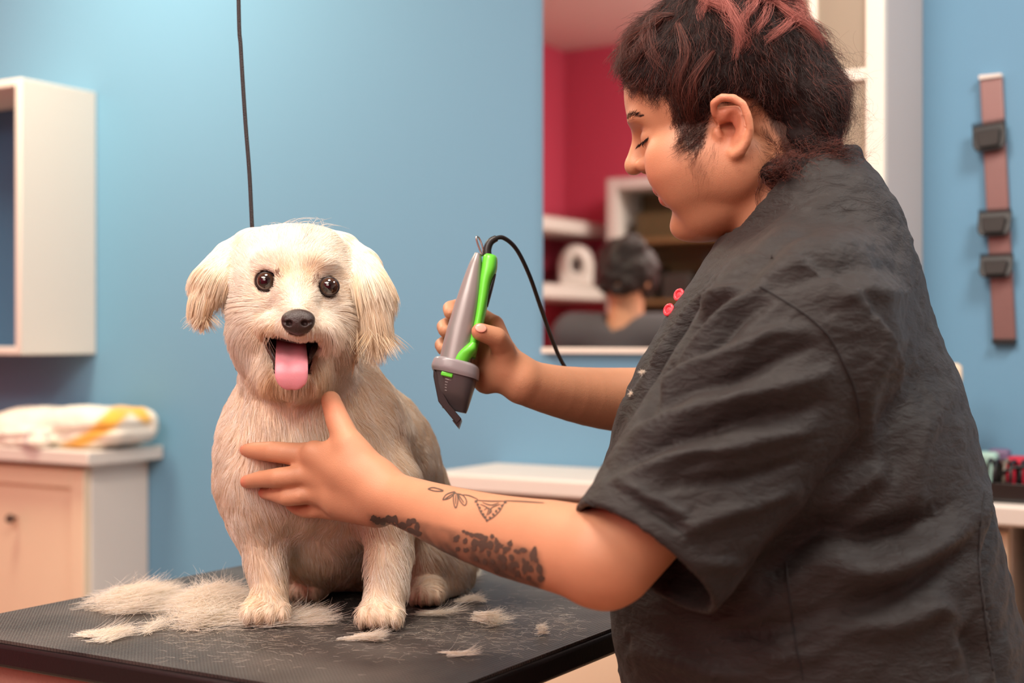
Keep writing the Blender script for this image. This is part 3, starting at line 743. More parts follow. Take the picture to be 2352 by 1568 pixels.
# and out of the open mouth
pxm, pym = proj(pt.reshape(-1, 3)); pxm = pxm.reshape(pt.shape[:2]); pym = pym.reshape(pt.shape[:2])
MPOLY = [(606, 770), (640, 781), (684, 789), (728, 784), (716, 828), (707, 872), (635, 872), (627, 828)]
cross = (sd_poly(pxm.ravel(), pym.ravel(), MPOLY).reshape(pxm.shape) < 0).any(1) & (pyy > 779); pt = pt[~cross]; p = p[~cross]; pxx = pxx[~cross]; pyy = pyy[~cross]; eyed = eyed[~cross]
stain = np.exp(-((np.abs(pxx-684)-25)/22.0)**2-((pyy-625)/30.0)**2)*.6+np.exp(-((pyy-765)/30)**2-((pxx-615)/32)**2)*.8+np.exp(-((pyy-870)/40)**2-((pxx-620)/50)**2)*.9+np.exp(-((pyy-860)/50)**2-((pxx-735)/30)**2)*.6
tint = np.clip(.14+.16*vnoise(p*25, 9)+.16*vnoise(p*230, 59)+rng.normal(0, .12, len(p))+stain, 0, 1)
strands('face_fur', pt, .00011, .00003, m_coat, dog, tint)
m_dk = furmat('dark_eye_fur', srgb(190, 158, 136), srgb(120, 88, 72), trans=.2)
# darker short hairs at the inner corners of the eyes
for e, sgn in ((EL, 1), (ER, -1)):
    c = e+np.array([sgn*.0135, -.002, .001]); mask = (np.linalg.norm((DV-c)/[1, 1.6, 1.2], axis=1) < .0078) & ~bad
    if mask.sum() < 5: continue
    p, no = roots(mask, 160); cb = tangent(np.array([[sgn*.3, 0, 1.0]])+noise3(p*60, 12)*.4, no)
    strands('eye_corner_fur', grow(p, no, cb, .006*rng.uniform(.6, 1.2, len(p)), K=5, lift=.4), .00012, .00004, m_dk, dog, rng.random(len(p)))
# ears
for k, e in enumerate(ear_pts):
    d = de[k]; p, no = roots((d < .023) & ~bad, 12000); sg = -1 if k == 0 else 1
    tpos = np.clip((e[0][2]-p[:, 2])/.07, 0, 1)
    flow = np.array([[sg*.75, -.05, -.65]])*(1-tpos[:, None])+np.array([[sg*.05, -.02, -1.0]])*tpos[:, None]
    fan = (p-e[2])*np.array([[7.0, 3, 0]])
    cb = tangent(flow+fan*.6+noise3(p*30, 14+k)*.16, no)
    L = (.018+(.017 if k == 0 else .034)*tpos)*rng.uniform(.4, 1.2, len(p)); 
    if k == 1: L *= 1.12
    pt = grow(p, no, cb, L, K=10, lift=.22, grav=.35, wav=.05, seed=31+k); pt = clumping(pt, .005, .5)
    tint = np.clip(.05+.55*tpos+.35*vnoise(p*[220, 220, 12], 15)+rng.normal(0, .15, len(p)), 0, 1)
    strands('ear_fur', pt, .00015, .00005, m_tan, dog, tint)
# flyaway hairs on the crown
p, no = roots((np.linalg.norm(DV-P(690, 530, 1.42), axis=1) < .03), 46); cb = tangent(noise3(p*80, 17)*.8+np.array([[.3, 0, .6]]), no)
strands('stray_hair', grow(p, no, cb, rng.uniform(.012, .034, len(p)), K=10, lift=.7, wav=.07, seed=18), .00008, .00003, m_coat, dog, rng.random(len(p)))
# whiskers and chin hairs
p, no = roots((np.abs(ppx-620) < 22) & (np.abs(ppy-800) < 50) & (DV[:, 1] < 1.40) & ~bad, 60); cb = tangent(np.array([[-.6, -.1, -1.0]])+noise3(p*60, 19)*.5, no)
strands('whiskers', grow(p, no, cb, rng.uniform(.02, .042, len(p)), K=10, lift=.35, grav=.3, seed=20), .0001, .00003, m_coat, dog, rng.random(len(p)))

# eyes
m, nt, b, out = newmat('dog_eye'); b.inputs['Roughness'].default_value = .03; b.inputs['Coat Weight'].default_value = 1; b.inputs['Coat Roughness'].default_value = .01
tc = nt.nodes.new('ShaderNodeTexCoord'); ln_ = nt.nodes.new('ShaderNodeVectorMath'); ln_.operation = 'MULTIPLY'; ln_.inputs[1].default_value = (1, 0, 1); nt.links.new(tc.outputs['Object'], ln_.inputs[0])
le = nt.nodes.new('ShaderNodeVectorMath'); le.operation = 'LENGTH'; nt.links.new(ln_.outputs[0], le.inputs[0])
cr = nt.nodes.new('ShaderNodeValToRGB'); nt.links.new(mth('MULTIPLY', le.outputs['Value'], 100, nt), cr.inputs[0]); cr.color_ramp.elements[0].position = .0; cr.color_ramp.elements[0].color = srgb(10, 8, 10)
for ps, c in ((.50, (10, 8, 10)), (.58, (52, 32, 22)), (.80, (70, 44, 30)), (.88, (18, 12, 10))):
    e_ = cr.color_ramp.elements.new(ps); e_.color = srgb(*c)
cr.color_ramp.elements[-1].color = srgb(20, 14, 12)
nt.links.new(cr.outputs[0], b.inputs['Base Color'])
m_lid = mat('eyelid_skin', srgb(34, 24, 24), .35)
for c, lookx in ((EL+np.array([0, .0010, 0]), .02), (ER+np.array([0, .0010, 0]), -.02)):
    bb = MB(); bb.sphere((0, 0, 0), .0098, 32, 24); o = bb.build('eye', m, dog, smooth=True, world=False); bpy.context.view_layer.update()
    o.matrix_world = Matrix.Translation(c+np.array([0, -.0008, 0]))
    bb = MB(); pts = []
    for a in np.linspace(0, 2*math.pi, 29): pts.append(c+np.array([.0088*math.cos(a), -.0052+.0012*abs(math.cos(a)), .0084*math.sin(a)*(.98 if math.sin(a) > 0 else 1)]))
    bb.tube(pts, .0013, 8, cap=False); bb.build('eyelid', m_lid, dog, smooth=True)
# nose
n_ = Solid(); c = P(685, 738, 1.3115)
n_.add(ell(c+[0, 0, .0025], (.0150, .010, .0090)), .004).add(ell(c+[0, -.001, -.0045], (.0095, .009, .0080)), .006).add(ell(c+[-.0085, -.001, -.001], (.0062, .0085, .0070)), .004).add(ell(c+[.0085, -.001, -.001], (.0062, .0085, .0070)), .004)
for sg in (-1, 1):
    n_.sub(ell(c+[sg*.0072, -.010, -.0018], (.0033, .0046, .0027)), .0015); n_.sub(cap(c+[sg*.0085, -.010, -.0022], c+[sg*.0140, -.007, -.0005], .0013), .001)
n_.sub(cap(c+[0, -.0115, -.0035], c+[0, -.0085, -.0135], .0009), .0012)
V, Q = n_.mesh(c-.022, c+.022, .0007)
link('nose', mesh_np('nose', relax(V, Q, 1), Q), mat('nose_leather', srgb(52, 40, 38), .36, bump=.35, bscale=900), dog)
# philtrum / dark lip edges
m_lip = mat('dark_lip', srgb(52, 38, 34), .4, bump=.3, bscale=500)
bb = MB(); bb.tube([P(609, 772, 1.372), P(618, 797, 1.362), P(632, 826, 1.35), P(634, 850, 1.352)], [.0018, .0036, .0028, .001], 10); bb.build('lip', m_lip, dog, smooth=True)
bb = MB(); bb.tube([P(729, 783, 1.370), P(722, 800, 1.362), P(712, 822, 1.352), P(708, 836, 1.352)], [.0016, .0030, .0022, .001], 10); bb.build('lip', m_lip, dog, smooth=True)
bb = MB(); bb.tube([P(614, 774, 1.368), P(650, 780, 1.350), P(684, 786, 1.338), P(712, 783, 1.350), P(727, 782, 1.368)], [.0008, .0012, .0014, .0012, .0008], 10); bb.build('lip', m_lip, dog, smooth=True)
# back of the mouth
# tongue
cs = [(668, 772, 1.392, .0135), (669, 800, 1.365, .0150), (670, 830, 1.340, .0158), (670, 850, 1.333, .0160), (670, 866, 1.332, .0158), (671, 880, 1.333, .0135), (671, 889, 1.335, .0085), (671, 893, 1.336, .0030)]
cen = catmull([P(a, b_, c_) for a, b_, c_, _ in cs], 40); wd = np.interp(np.linspace(0, 7, 40), range(8), [q[3] for q in cs])
Vt = []; NS = 16
for i in range(40):
    tg = nrm(cen[min(i+1, 39)]-cen[max(i-1, 0)]); nn = nrm(np.cross([1, 0, 0], tg)); nn = -nn if nn[1] > 0 else nn
    th = .0036*(.55+.45*min(1, (39-i)/6))
    for j in range(NS):
        a = 2*math.pi*j/NS; x = math.cos(a); z = math.sin(a)
        groove = -.0022*math.exp(-(x*wd[i]/.0022)**2)*(1 if z > 0 else 0)*(1-i/50)
        Vt.append(cen[i]+np.array([1, 0, 0])*x*wd[i]+nn*((abs(z)**.8)*math.copysign(1, z)*th+groove+.0016*x*x))
Qt = [[i*NS+j, (i+1)*NS+j, (i+1)*NS+(j+1) % NS, i*NS+(j+1) % NS] for i in range(39) for j in range(NS)]
m_t = mat('tongue_flesh', srgb(226, 150, 162), .38, bump=.15, bscale=1500, var=.06, vscale=200, Subsurface_Weight=.15, Subsurface_Scale=.004)
o = link('tongue', mesh_np('tongue', np.array(Vt), np.array(Qt)), m_t, dog); o.modifiers.new('sub', 'SUBSURF').levels = 1; o.modifiers['sub'].render_levels = 1
# leash rising from the neck, and its loop
m_cord = mat('black_cord', srgb(42, 36, 38), .6, bump=.6, bscale=900)
lp = thing('grooming_leash', 'thin black leash rising out of the photo from behind the dog head', 'leash', P(580, 520, 1.50))
bb = MB(); bb.tube(catmull([P(582, 830, 1.435), P(590, 700, 1.505), P(584, 600, 1.502), P(579, 520, 1.50), P(573, 400, 1.50), P(563, 270, 1.50), P(553, 110, 1.50), P(548, 0, 1.50), P(540, -600, 1.50), P(538, -2330, 1.50)], 60), .0022, 10); bb.build('cord', m_cord, lp, smooth=True)
bb = MB(); c = P(682, 830, 1.447)
bb.tube([c+np.array([.060*math.cos(a), .058*math.sin(a), -.010*math.sin(a)+.004*math.cos(a)-.004]) for a in np.linspace(0, 2*math.pi, 49)], .0022, 8, cap=False); bb.build('neck_loop', m_cord, lp, smooth=True)
# ================================================================= the groomer
per = thing('person', 'groomer in a black short-sleeved tunic, hair clipped up, holding the dog and clippers', 'person', (.36, 1.36, 0))
UU = np.array([.517, .856, 0]); VV = np.array([-.856, .517, 0]); ZZ = np.array([0, 0, 1.0])
th = math.radians(14); pit = math.radians(20)
hf0 = np.array([-math.cos(th), math.sin(th), 0]); hl = np.array([-math.sin(th), -math.cos(th), 0])
hf = hf0*math.cos(pit)-ZZ*math.sin(pit); hu = ZZ*math.cos(pit)+hf0*math.sin(pit)
HR = np.array([hf, hl, hu]).T
HO = P(1680, 297, 1.352)-.070*hl+np.array([-.007, 0, .018])
def H(f, l, z): return HO+hf*f*1.03+hl*l+hu*z
def HE(c, r): return ell(H(*c), r, HR)
def both(c): return [c, (c[0], -c[1], c[2])]
hd = Solid()
hd.add(HE((-.004, 0, .048), (.092, .073, .086)), .01)
hd.add(HE((.040, 0, .030), (.052, .060, .060)), .02)
hd.add(HE((.036, 0, -.030), (.056, .054, .056)), .02)
for c in both((.051, .038, -.030)): hd.add(HE(c, (.0410, .032, .036)), .010)
for c in both((.050, .033, -.054)): hd.add(HE(c, (.034, .028, .026)), .012)      # full cheeks
for c in both((.058, .037, -.012)): hd.add(HE(c, (.026, .024, .018)), .014)
for c in both((.010, .052, -.048)): hd.add(HE(c, (.034, .020, .034)), .02)      # jaw
hd.add(cap(H(.052, .022, -.078), H(.052, -.022, -.078), .020), .018)
hd.add(HE((.073, 0, -.081), (.0185, .018, .0150)), .012)                          # chin
hd.add(HE((.026, 0, -.084), (.050, .045, .024)), .02)                            # under the chin
for c in both((.077, .026, .032)): hd.add(HE(c, (.013, .020, .008)), .012)       # brow
hd.add(cap(H(.083, 0, .026), H(.1010, 0, -.002), .0060, .0088), .009)
hd.add(HE((.1030, 0, -.0065), (.0095, .0110, .0085)), .006)
for c in both((.0905, .0125, -.0100)): hd.add(HE(c, (.0100, .0066, .0078)), .004)
for c in both((.0935, .0065, -.0180)): hd.sub(HE(c, (.0045, .0026, .0030)), .002)
hd.add(HE((.074, 0, -.034), (.016, .022, .018)), .012)
hd.add(cap(H(.0865, .010, -.0385), H(.0865, -.010, -.0385), .0056), .005).add(cap(H(.0790, .024, -.0420), H(.0865, .010, -.0385), .0030, .0050), .004)
hd.add(cap(H(.0835, .010, -.0505), H(.0835, -.010, -.0505), .0064), .006).add(cap(H(.077, .022, -.0455), H(.0835, .010, -.0505), .0030, .0058), .004)
hd.sub(chain([H(.079, .029, -.0405), H(.0895, .012, -.0448), H(.0925, 0, -.0452), H(.0895, -.012, -.0448)], [.0008, .0014, .0014, .0014]), .002)
# eyes: sockets, balls under lids looking down
for l in (.031, -.031):
    hd.sub(HE((.093, l, .012), (.0155, .018, .0115)), .012)
    hd.add(HE((.0715, l, .0085), (.0140, .0155, .0128)), .003)
    hd.sub(cap(H(.0850, l-.013, .0035), H(.0850, l+.013, .0030), .0012), .0012)
# near ear traced at its own depth
def EP(px, py, o=0): return P(px, py, 1.352)+hl*o
erim = [EP(1640, 262, .002), EP(1641, 240, .007), EP(1660, 229, .011), EP(1688, 231, .014), EP(1710, 247, .017), EP(1722, 275, .018), EP(1727, 303, .017), EP(1719, 330, .014), EP(1704, 350, .010), EP(1690, 358, .006), EP(1678, 350, .003)]
ea = Solid()
ear_c = EP(1688, 293, .003); eR = np.array([nrm(P(1700, 225, 1.35)-P(1680, 360, 1.35)), hl, np.cross(nrm(P(1700, 225, 1.35)-P(1680, 360, 1.35)), hl)]).T
ea.add(chain([EP(1655, 262, -.004), EP(1690, 262, .005), EP(1703, 300, .006), EP(1695, 338, .002)], [.0085, .0075, .0065, .006]), .008)
ea.add(chain(erim, [.0030, .0040, .0042, .0042, .0042, .0040, .0038, .0042, .0052, .0052, .0030]), .0035)
ea.add(chain([EP(1668, 258, .005), EP(1696, 266, .007), EP(1708, 292, .008), EP(1704, 320, .007)], [.0018, .0026, .0028, .0026]), .005)
ea.sub(ell(EP(1683, 294, .011), (.0165, .0085, .0078), eR), .003)
ea.sub(cap(EP(1674, 290, .004), EP(1668, 288, -.010), .0032), .002)
ea.add(cap(EP(1646, 302, -.004), EP(1651, 314, -.003), .0045, .0036), .008)
ea.sub(cap(EP(1664, 246, .010), EP(1700, 258, .014), .0028), .003)
hd.merge(ea, .004)
hd.add(HE((-.012, -.074, -.002), (.018, .007, .030)), .005)
# neck
bd = Solid()
nb = P(1812, 530, 1.40)
bd.add(cap(H(-.030, 0, -.045), nb, .050, .052), .01).add(cap(H(-.050, 0, -.010), P(1825, 395, 1.40), .042, .038), .01)
bd.add(ell(P(1870, 690, 1.38), (.05, .06, .05)), .02)
bd.add(cap(P(1860, 760, 1.23), P(1930, 780, 1.50), .040), .02)
bd.add(ell(P(1890, 1010, 1.34), (.080, .085, .20)), .02)
bd.merge(hd, .012)
# near (left) arm
SHL = P(1850, 745, 1.205)
bd.add(cap(SHL, P(1405, 1288, 1.130), .050, .0360), .02)
fa = list(catmull([P(1378, 1280, 1.132), P(1280, 1254, 1.165), P(1170, 1232, 1.205), P(1060, 1200, 1.245), P(960, 1163, 1.285), P(885, 1137, 1.312)], 14))
bd.add(chain(fa, list(np.interp(np.linspace(0, 5, 14), range(6), [.0380, .0372, .0342, .0298, .0245, .0222]))), .006)
bd.add(cap(P(1362, 1336, 1.135), P(1388, 1342, 1.135), .0165), .015)
def finger(pts, rs, sol, k=.004):
    sol.add(chain(pts, rs), k)
lh = Solid()
# palm: several overlapping bones
kn = [P(706, 1046, 1.366), P(716, 1090, 1.358), P(730, 1132, 1.360), P(756, 1166, 1.368)]
wr = [P(878, 1105, 1.318), P(876, 1128, 1.310), P(872, 1150, 1.313), P(868, 1170, 1.322)]
for k_, w_ in zip(kn, wr): lh.add(cap(w_, k_, .0155, .0112), .012)
lh.add(cap(P(868, 1120, 1.318), P(800, 1080, 1.330), .0200, .0170), .012).add(cap(P(865, 1160, 1.322), P(775, 1150, 1.345), .0160, .0125), .012)
lh.add(cap(P(850, 1090, 1.325), P(805, 1030, 1.333), .0185, .0150), .01)
lh.add(cap(P(860, 1105, 1.322), P(722, 1040, 1.350), .0175, .0120), .012).add(cap(P(815, 1050, 1.332), P(765, 1030, 1.342), .0130, .0085), .010)
finger([P(830, 1065, 1.330), P(800, 1018, 1.334), P(777, 968, 1.348), P(760, 920, 1.366)], [.0150, .0130, .0118, .0096], lh, .006)
finger([kn[0], P(655, 1040, 1.366), P(626, 1037, 1.371), P(588, 1035, 1.389), P(561, 1033, 1.409)], [.0122, .0105, .0102, .0085, .0066], lh)
finger([kn[1], P(672, 1094, 1.356), P(640, 1097, 1.359), P(600, 1100, 1.378), P(567, 1106, 1.400)], [.0115, .0100, .0098, .0084, .0068], lh)
finger([kn[2], P(690, 1139, 1.356), P(660, 1142, 1.360), P(632, 1135, 1.379), P(607, 1131, 1.399)], [.0100, .0086, .0086, .0076, .0062], lh)
finger([kn[3], P(725, 1172, 1.366), P(702, 1172, 1.373), P(684, 1168, 1.386), P(668, 1160, 1.400)], [.0092, .0078, .0076, .0066, .0055], lh)
for pip in (P(625, 1036, 1.358), P(638, 1096, 1.347), P(659, 1141, 1.349)):      # knuckle creases
    for dx in (-.0022, .0022): lh.sub(cap(pip+np.array([dx, -.004, -.006]), pip+np.array([dx*.6, -.004, .006]), .0007), .002)
for q in kn[:3]: lh.add(ell(q+np.array([.003, -.0035, 0]), (.0085, .0085, .0080)), .008)
bd.merge(lh, .010)
# far (right) arm and the hand round the clippers
SHR = P(1905, 760, 1.55)
bd.add(cap(SHR, P(1620, 930, 1.60), .052, .042), .02)
bd.add(chain(list(catmull([P(1620, 930, 1.60), P(1480, 922, 1.565), P(1370, 913, 1.53), P(1280, 898, 1.50), P(1205, 878, 1.478)], 12)), list(np.interp(np.linspace(0, 4, 12), range(5), [.042, .0375, .0325, .0270, .0232]))), .01)
rh = Solid()
rh.add(cap(P(1195, 872, 1.475), P(1140, 838, 1.478), .0215, .0200), .01)
rh.add(cap(P(1165, 850, 1.475), P(1118, 872, 1.480), .0180, .0150), .01)
rh.add(cap(P(1180, 850, 1.480), P(1112, 800, 1.492), .0180, .0125), .012)
rh.add(cap(P(1150, 800, 1.480), P(1135, 748, 1.488), .0140, .0110), .01)
finger([P(1165, 840, 1.468), P(1155, 800, 1.458), P(1140, 775, 1.446), P(1103, 762, 1.438)], [.0150, .0120, .0108, .0092], rh, .005)
# fingers pass behind the body of the clippers and show at its far side
finger([P(1130, 745, 1.494), P(1090, 716, 1.500), P(1052, 705, 1.496), P(1034, 708, 1.478), P(1034, 718, 1.462)], [.0105, .0092, .0088, .0080, .0068], rh)
finger([P(1118, 775, 1.498), P(1070, 752, 1.503), P(1034, 745, 1.497), P(1020, 750, 1.478), P(1022, 760, 1.463)], [.0108, .0094, .0090, .0080, .0068], rh)
finger([P(1108, 805, 1.498), P(1060, 790, 1.503), P(1028, 786, 1.496), P(1015, 792, 1.478), P(1018, 802, 1.464)], [.0105, .0090, .0086, .0078, .0066], rh)
finger([P(1104, 838, 1.496), P(1060, 828, 1.499), P(1030, 828, 1.490), P(1022, 834, 1.474)], [.0098, .0082, .0076, .0064], rh)
bd.merge(rh, .008)
V, Q = bd.mesh((-.30, 1.0, .62), (.62, 1.78, 1.47), .0022)
V = relax(V, Q, 1, .5)
HL_ = (V-HO) @ HR      # head coordinates
col = np.tile(np.array(srgb(196, 141, 108)[:3]), (len(V), 1))
def tintc(w_, c):
    global col
    w_ = np.clip(w_, 0, 1)[:, None]; col = col*(1-w_)+np.array(srgb(*c)[:3])*w_
g = lambda c, r: np.exp(-((HL_-np.array(c))**2/np.array(r)**2).sum(1))
tintc(.45*g((.075, .035, -.030), (.03, .03, .022)), (206, 112, 88))
lipd = np.maximum(g((.094, 0, -.0385), (.012, .022, .0042)), g((.091, 0, -.0510), (.012, .020, .0058)))
tintc(.85*sstep(.25, .6, lipd), (190, 104, 96))
tintc(.5*g((.0, .08, .0), (.03, .02, .04)), (214, 124, 98)); tintc(.65*np.exp(-(((V-EP(1680, 292, .001))/[.008, .012, .013])**2).sum(1)), (150, 58, 42))
tintc(.35*np.exp(-((V-P(1420, 1350, 1.15))**2).sum(1)/.045**2), (186, 92, 66))
tintc(.30*np.exp(-((V-P(760, 925, 1.34))**2).sum(1)/.018**2), (196, 92, 70))
TPOLY = [(846, 1182), (870, 1186), (925, 1190), (985, 1200), (1040, 1214), (1100, 1228), (1180, 1248), (1240, 1268), (1252, 1310), (1240, 1372), (1120, 1348), (1000, 1292), (900, 1232), (850, 1204)]
for tip in [P(555, 1033, 1.405), P(560, 1106, 1.396), P(600, 1131, 1.395), P(1090, 752, 1.43)]: tintc(.5*np.exp(-((V-tip)**2).sum(1)/.008**2), (214, 112, 96))
# brow and lash roots, mole-like freckles left to the strands
HPOLY = [(1300, -300), (1300, 120), (1415, 150), (1432, 172), (1458, 200), (1500, 216), (1534, 222), (1548, 262), (1556, 300), (1572, 336), (1592, 352), (1614, 340), (1626, 300), (1630, 262), (1648, 234), (1700, 218), (1738, 236), (1758, 262), (1778, 300), (1800, 340), (1850, 372), (1960, 360), (2100, 200), (2100, -300)]
def near_side(p):
    "the same point on the near half of the head"
    q = (p-HO) @ HR; q = q.copy(); q[:, 1] = np.abs(q[:, 1]); return q @ HR.T+HO
def hregion(p):
    a, b = proj(near_side(np.asarray(p, float))); return sd_poly(a, b, HPOLY)
qx_, qy_ = proj(V); arm = (V[:, 0] < .10) & (V[:, 2] < 1.05) & (V[:, 1] < 1.36)
ink = np.clip((6-sd_poly(qx_, qy_, TPOLY))/14, 0, 1)*arm*(.62+.38*np.clip(vnoise(V*120, 44)+.5, 0, 1)); low_ = sstep(0, 60, qy_-np.interp(qx_, [850, 925, 1040, 1240], [1182, 1192, 1216, 1262]))
tintc(ink*(.62+.36*low_), (88, 68, 56))
isskull = (np.linalg.norm(V-H(0, 0, .03), axis=1) < .15) & (HL_[:, 1] < .0745)
sc_ = np.clip((7-hregion(V))/14, 0, 1)*isskull; tintc(sc_*.9, (52, 34, 30))
fz = np.exp(-((qx_-1606)/26)**2-((qy_-385)/32)**2)*.35*(np.abs(HL_[:, 1]) < .09)*isskull; tintc(fz, (120, 80, 62))
m, nt, b, out = newmat('skin'); at = nt.nodes.new('ShaderNodeAttribute'); at.attribute_name = 'col'
tc = nt.nodes.new('ShaderNodeTexCoord'); n1 = nt.nodes.new('ShaderNodeTexNoise'); n1.inputs['Scale'].default_value = 35; n1.inputs['Detail'].default_value = 5; nt.links.new(tc.outputs['Object'], n1.inputs['Vector'])
mr = nt.nodes.new('ShaderNodeMapRange'); mr.inputs['To Min'].default_value = .90; mr.inputs['To Max'].default_value = 1.10; nt.links.new(n1.outputs['Fac'], mr.inputs['Value'])
vm = nt.nodes.new('ShaderNodeVectorMath'); vm.operation = 'SCALE'; nt.links.new(at.outputs['Color'], vm.inputs[0]); nt.links.new(mr.outputs[0], vm.inputs['Scale']); nt.links.new(vm.outputs[0], b.inputs['Base Color'])
b.inputs['Roughness'].default_value = .52; b.inputs['Specular IOR Level'].default_value = .4; b.inputs['Subsurface Weight'].default_value = .12; b.inputs['Subsurface Scale'].default_value = .006; b.inputs['Subsurface Radius'].default_value = (1, .35, .2)
vz = nt.nodes.new('ShaderNodeTexVoronoi'); vz.inputs['Scale'].default_value = 900; nt.links.new(tc.outputs['Object'], vz.inputs['Vector'])
bp = nt.nodes.new('ShaderNodeBump'); bp.inputs['Strength'].default_value = .18; bp.inputs['Distance'].default_value = .0006; nt.links.new(vz.outputs['Distance'], bp.inputs['Height']); nt.links.new(bp.outputs[0], b.inputs['Normal'])
m_skin = m
body = link('body', mesh_np('body', V, Q, {'col': col}), m_skin, per)
SV, SQ = V, Q; SN = vnormals(V, Q)
bvh = BVHTree.FromPolygons([tuple(p) for p in V], [tuple(q) for q in Q])
def hit(px, py, tree=None):
    d = Vector(nrm(P(px, py, 1)-[0, 0, ZC])); r = (tree or bvh).ray_cast(Vector((0, 0, ZC)), d)
    return (np.array(r[0]), np.array(r[1])) if r[0] is not None else (None, None)

# ---------------- tunic
tn = Solid(); tn.cull = 3.6
ys = np.array([1700, 1568, 1450, 1390, 1250, 1100, 960, 840, 730, 640, 560, 500, 440, 390])
Lx = np.array([1450, 1432, 1408, 1402, 1388, 1382, 1412, 1462, 1524, 1588, 1655, 1725, 1815, 1880])
Rx = np.array([2440, 2392, 2352, 2330, 2297, 2264, 2232, 2192, 2150, 2112, 2072, 2045, 2010, 1975])
Dc = np.array([1.335, 1.335, 1.335, 1.335, 1.34, 1.345, 1.35, 1.36, 1.37, 1.38, 1.40, 1.40, 1.41, 1.41])
ratio = np.array([1.15, 1.15, 1.15, 1.15, 1.15, 1.15, 1.15, 1.2, 1.25, 1.3, 1.2, 1.1, 1.0, 1.0])
zs = ZC-(ys-784)/F*Dc; order = np.argsort(zs)
wX = (Rx-Lx)/2/F*Dc*.985; cX = ((Rx+Lx)/2-1176)/F*Dc
# half-width along the line of sight's sideways direction -> radii along the shoulder line (a) and front-back (b)
bb_ = wX/np.sqrt((ratio*.517)**2+.856**2); aa_ = bb_*ratio
def torso(p):
    z = p[:, 2]; zz = zs[order]
    a = np.interp(z, zz, aa_[order]); b_ = np.interp(z, zz, bb_[order]); cx = np.interp(z, zz, cX[order]); cy = np.interp(z, zz, Dc[order])
    dx = p[:, 0]-cx; dy = p[:, 1]-cy
    qa = (dx*.517+dy*.856)/a; qb = (-dx*.856+dy*.517)/b_
    k = (np.abs(qa)**2.2+np.abs(qb)**2.2)**(1/2.2)
    d = (k-1)*np.minimum(a, b_)*.95
    return np.maximum(d, np.maximum(z-zz[-1], .50-z)).astype(np.float32)
tn.add(torso, .01)
tn.add(cap(P(1850, 745, 1.215), P(1900, 640, 1.36), .078, .070), .04)
tn.add(cap(P(1890, 645, 1.38), P(1910, 785, 1.52), .066, .066), .05)
tn.add(cap(P(1890, 520, 1.40), P(1800, 650, 1.40), .056, .066), .04)
tn.add(cap(P(1912, 420, 1.41), P(1910, 520, 1.41), .020, .044), .03)
tn.add(ell(P(1870, 560, 1.39), (.066, .098, .073)), .03)
tn.add(ell(P(1862, 472, 1.387), (.058, .080, .048)), .03)
# sleeve
S0 = P(1838, 790, 1.205); S1 = P(1480, 1286, 1.118)
ax_ = nrm(S1-S0); SL = np.linalg.norm(S1-S0)
sd = nrm(np.cross(ax_, [0, 1, 0])); sdp = np.cross(ax_, sd)
def sleeve(off, cut):
    def f(p):
        q = p-S0; h = q @ ax_; t = np.clip(h/SL, -.3, 1.2)
        ra = .088-.0200*t; rb = .082-.024*t
        x = (q @ sd)/(ra-off); y = (q @ sdp)/(rb-off)
        k = np.sqrt(x*x+y*y); d = (k-1)*(ra-off)*.95
        return np.maximum(d, np.maximum(-h-.02, h-SL+cut)).astype(np.float32)
    return f
tn.add(sleeve(0, 0), .014)
# far sleeve: its opening shows as a dark edge beyond the front
F0, F1 = P(1840, 800, 1.56), P(1462, 905, 1.575); fx = nrm(F1-F0)
tn.add(cap(P(1850, 770, 1.56), P(1585, 905, 1.60), .080, .064), .03)
def cutplane(p): return -(((p-P(1490, 900, 1.58)) @ nrm(P(1440, 960, 1.58)-P(1570, 880, 1.60)))*1.0)
# neck opening
ca_, cb_ = P(1690, 603, 1.40), P(1950, 388, 1.40); cn_ = nrm(np.cross(cb_-ca_, UU*1.0)); cn_ = cn_ if cn_[2] > 0 else -cn_
neck_ax = cap(H(-.030, 0, -.030), P(1860, 600, 1.40), .070, .082)
def neckcut(p):
    return np.maximum(-((p-ca_) @ cn_), neck_ax(p)).astype(np.float32)
tn.sub(neckcut, .004)
def collar_rim(p): return (np.sqrt(((p-ca_) @ cn_)**2+neck_ax(p)**2)-.0058).astype(np.float32)
tn.add(collar_rim, .004)
tn.sub(cap(H(-.030, 0, -.045), nb, .0535, .0555), .003)
tn.sub(cap(H(-.050, 0, -.010), P(1825, 395, 1.40), .0450, .0410), .003)
def inner(p):
    q = p-S0; h = q @ ax_; t = np.clip(h/SL, -.3, 1.2); ra = .082-.0200*t; rb = .076-.024*t
    k = np.sqrt(((q @ sd)/ra)**2+((q @ sdp)/rb)**2); d = (k-1)*ra*.95
    return np.maximum(d, SL-.05-h).astype(np.float32)
tn.sub(inner, .002)
V, Q = tn.mesh((.0, 1.0, .50), (.70, 1.86, 1.33), .0030, 3.4)
V = relax(V, Q, 2, .5); N = vnormals(V, Q)
TV0, TN0 = V.copy(), N.copy()
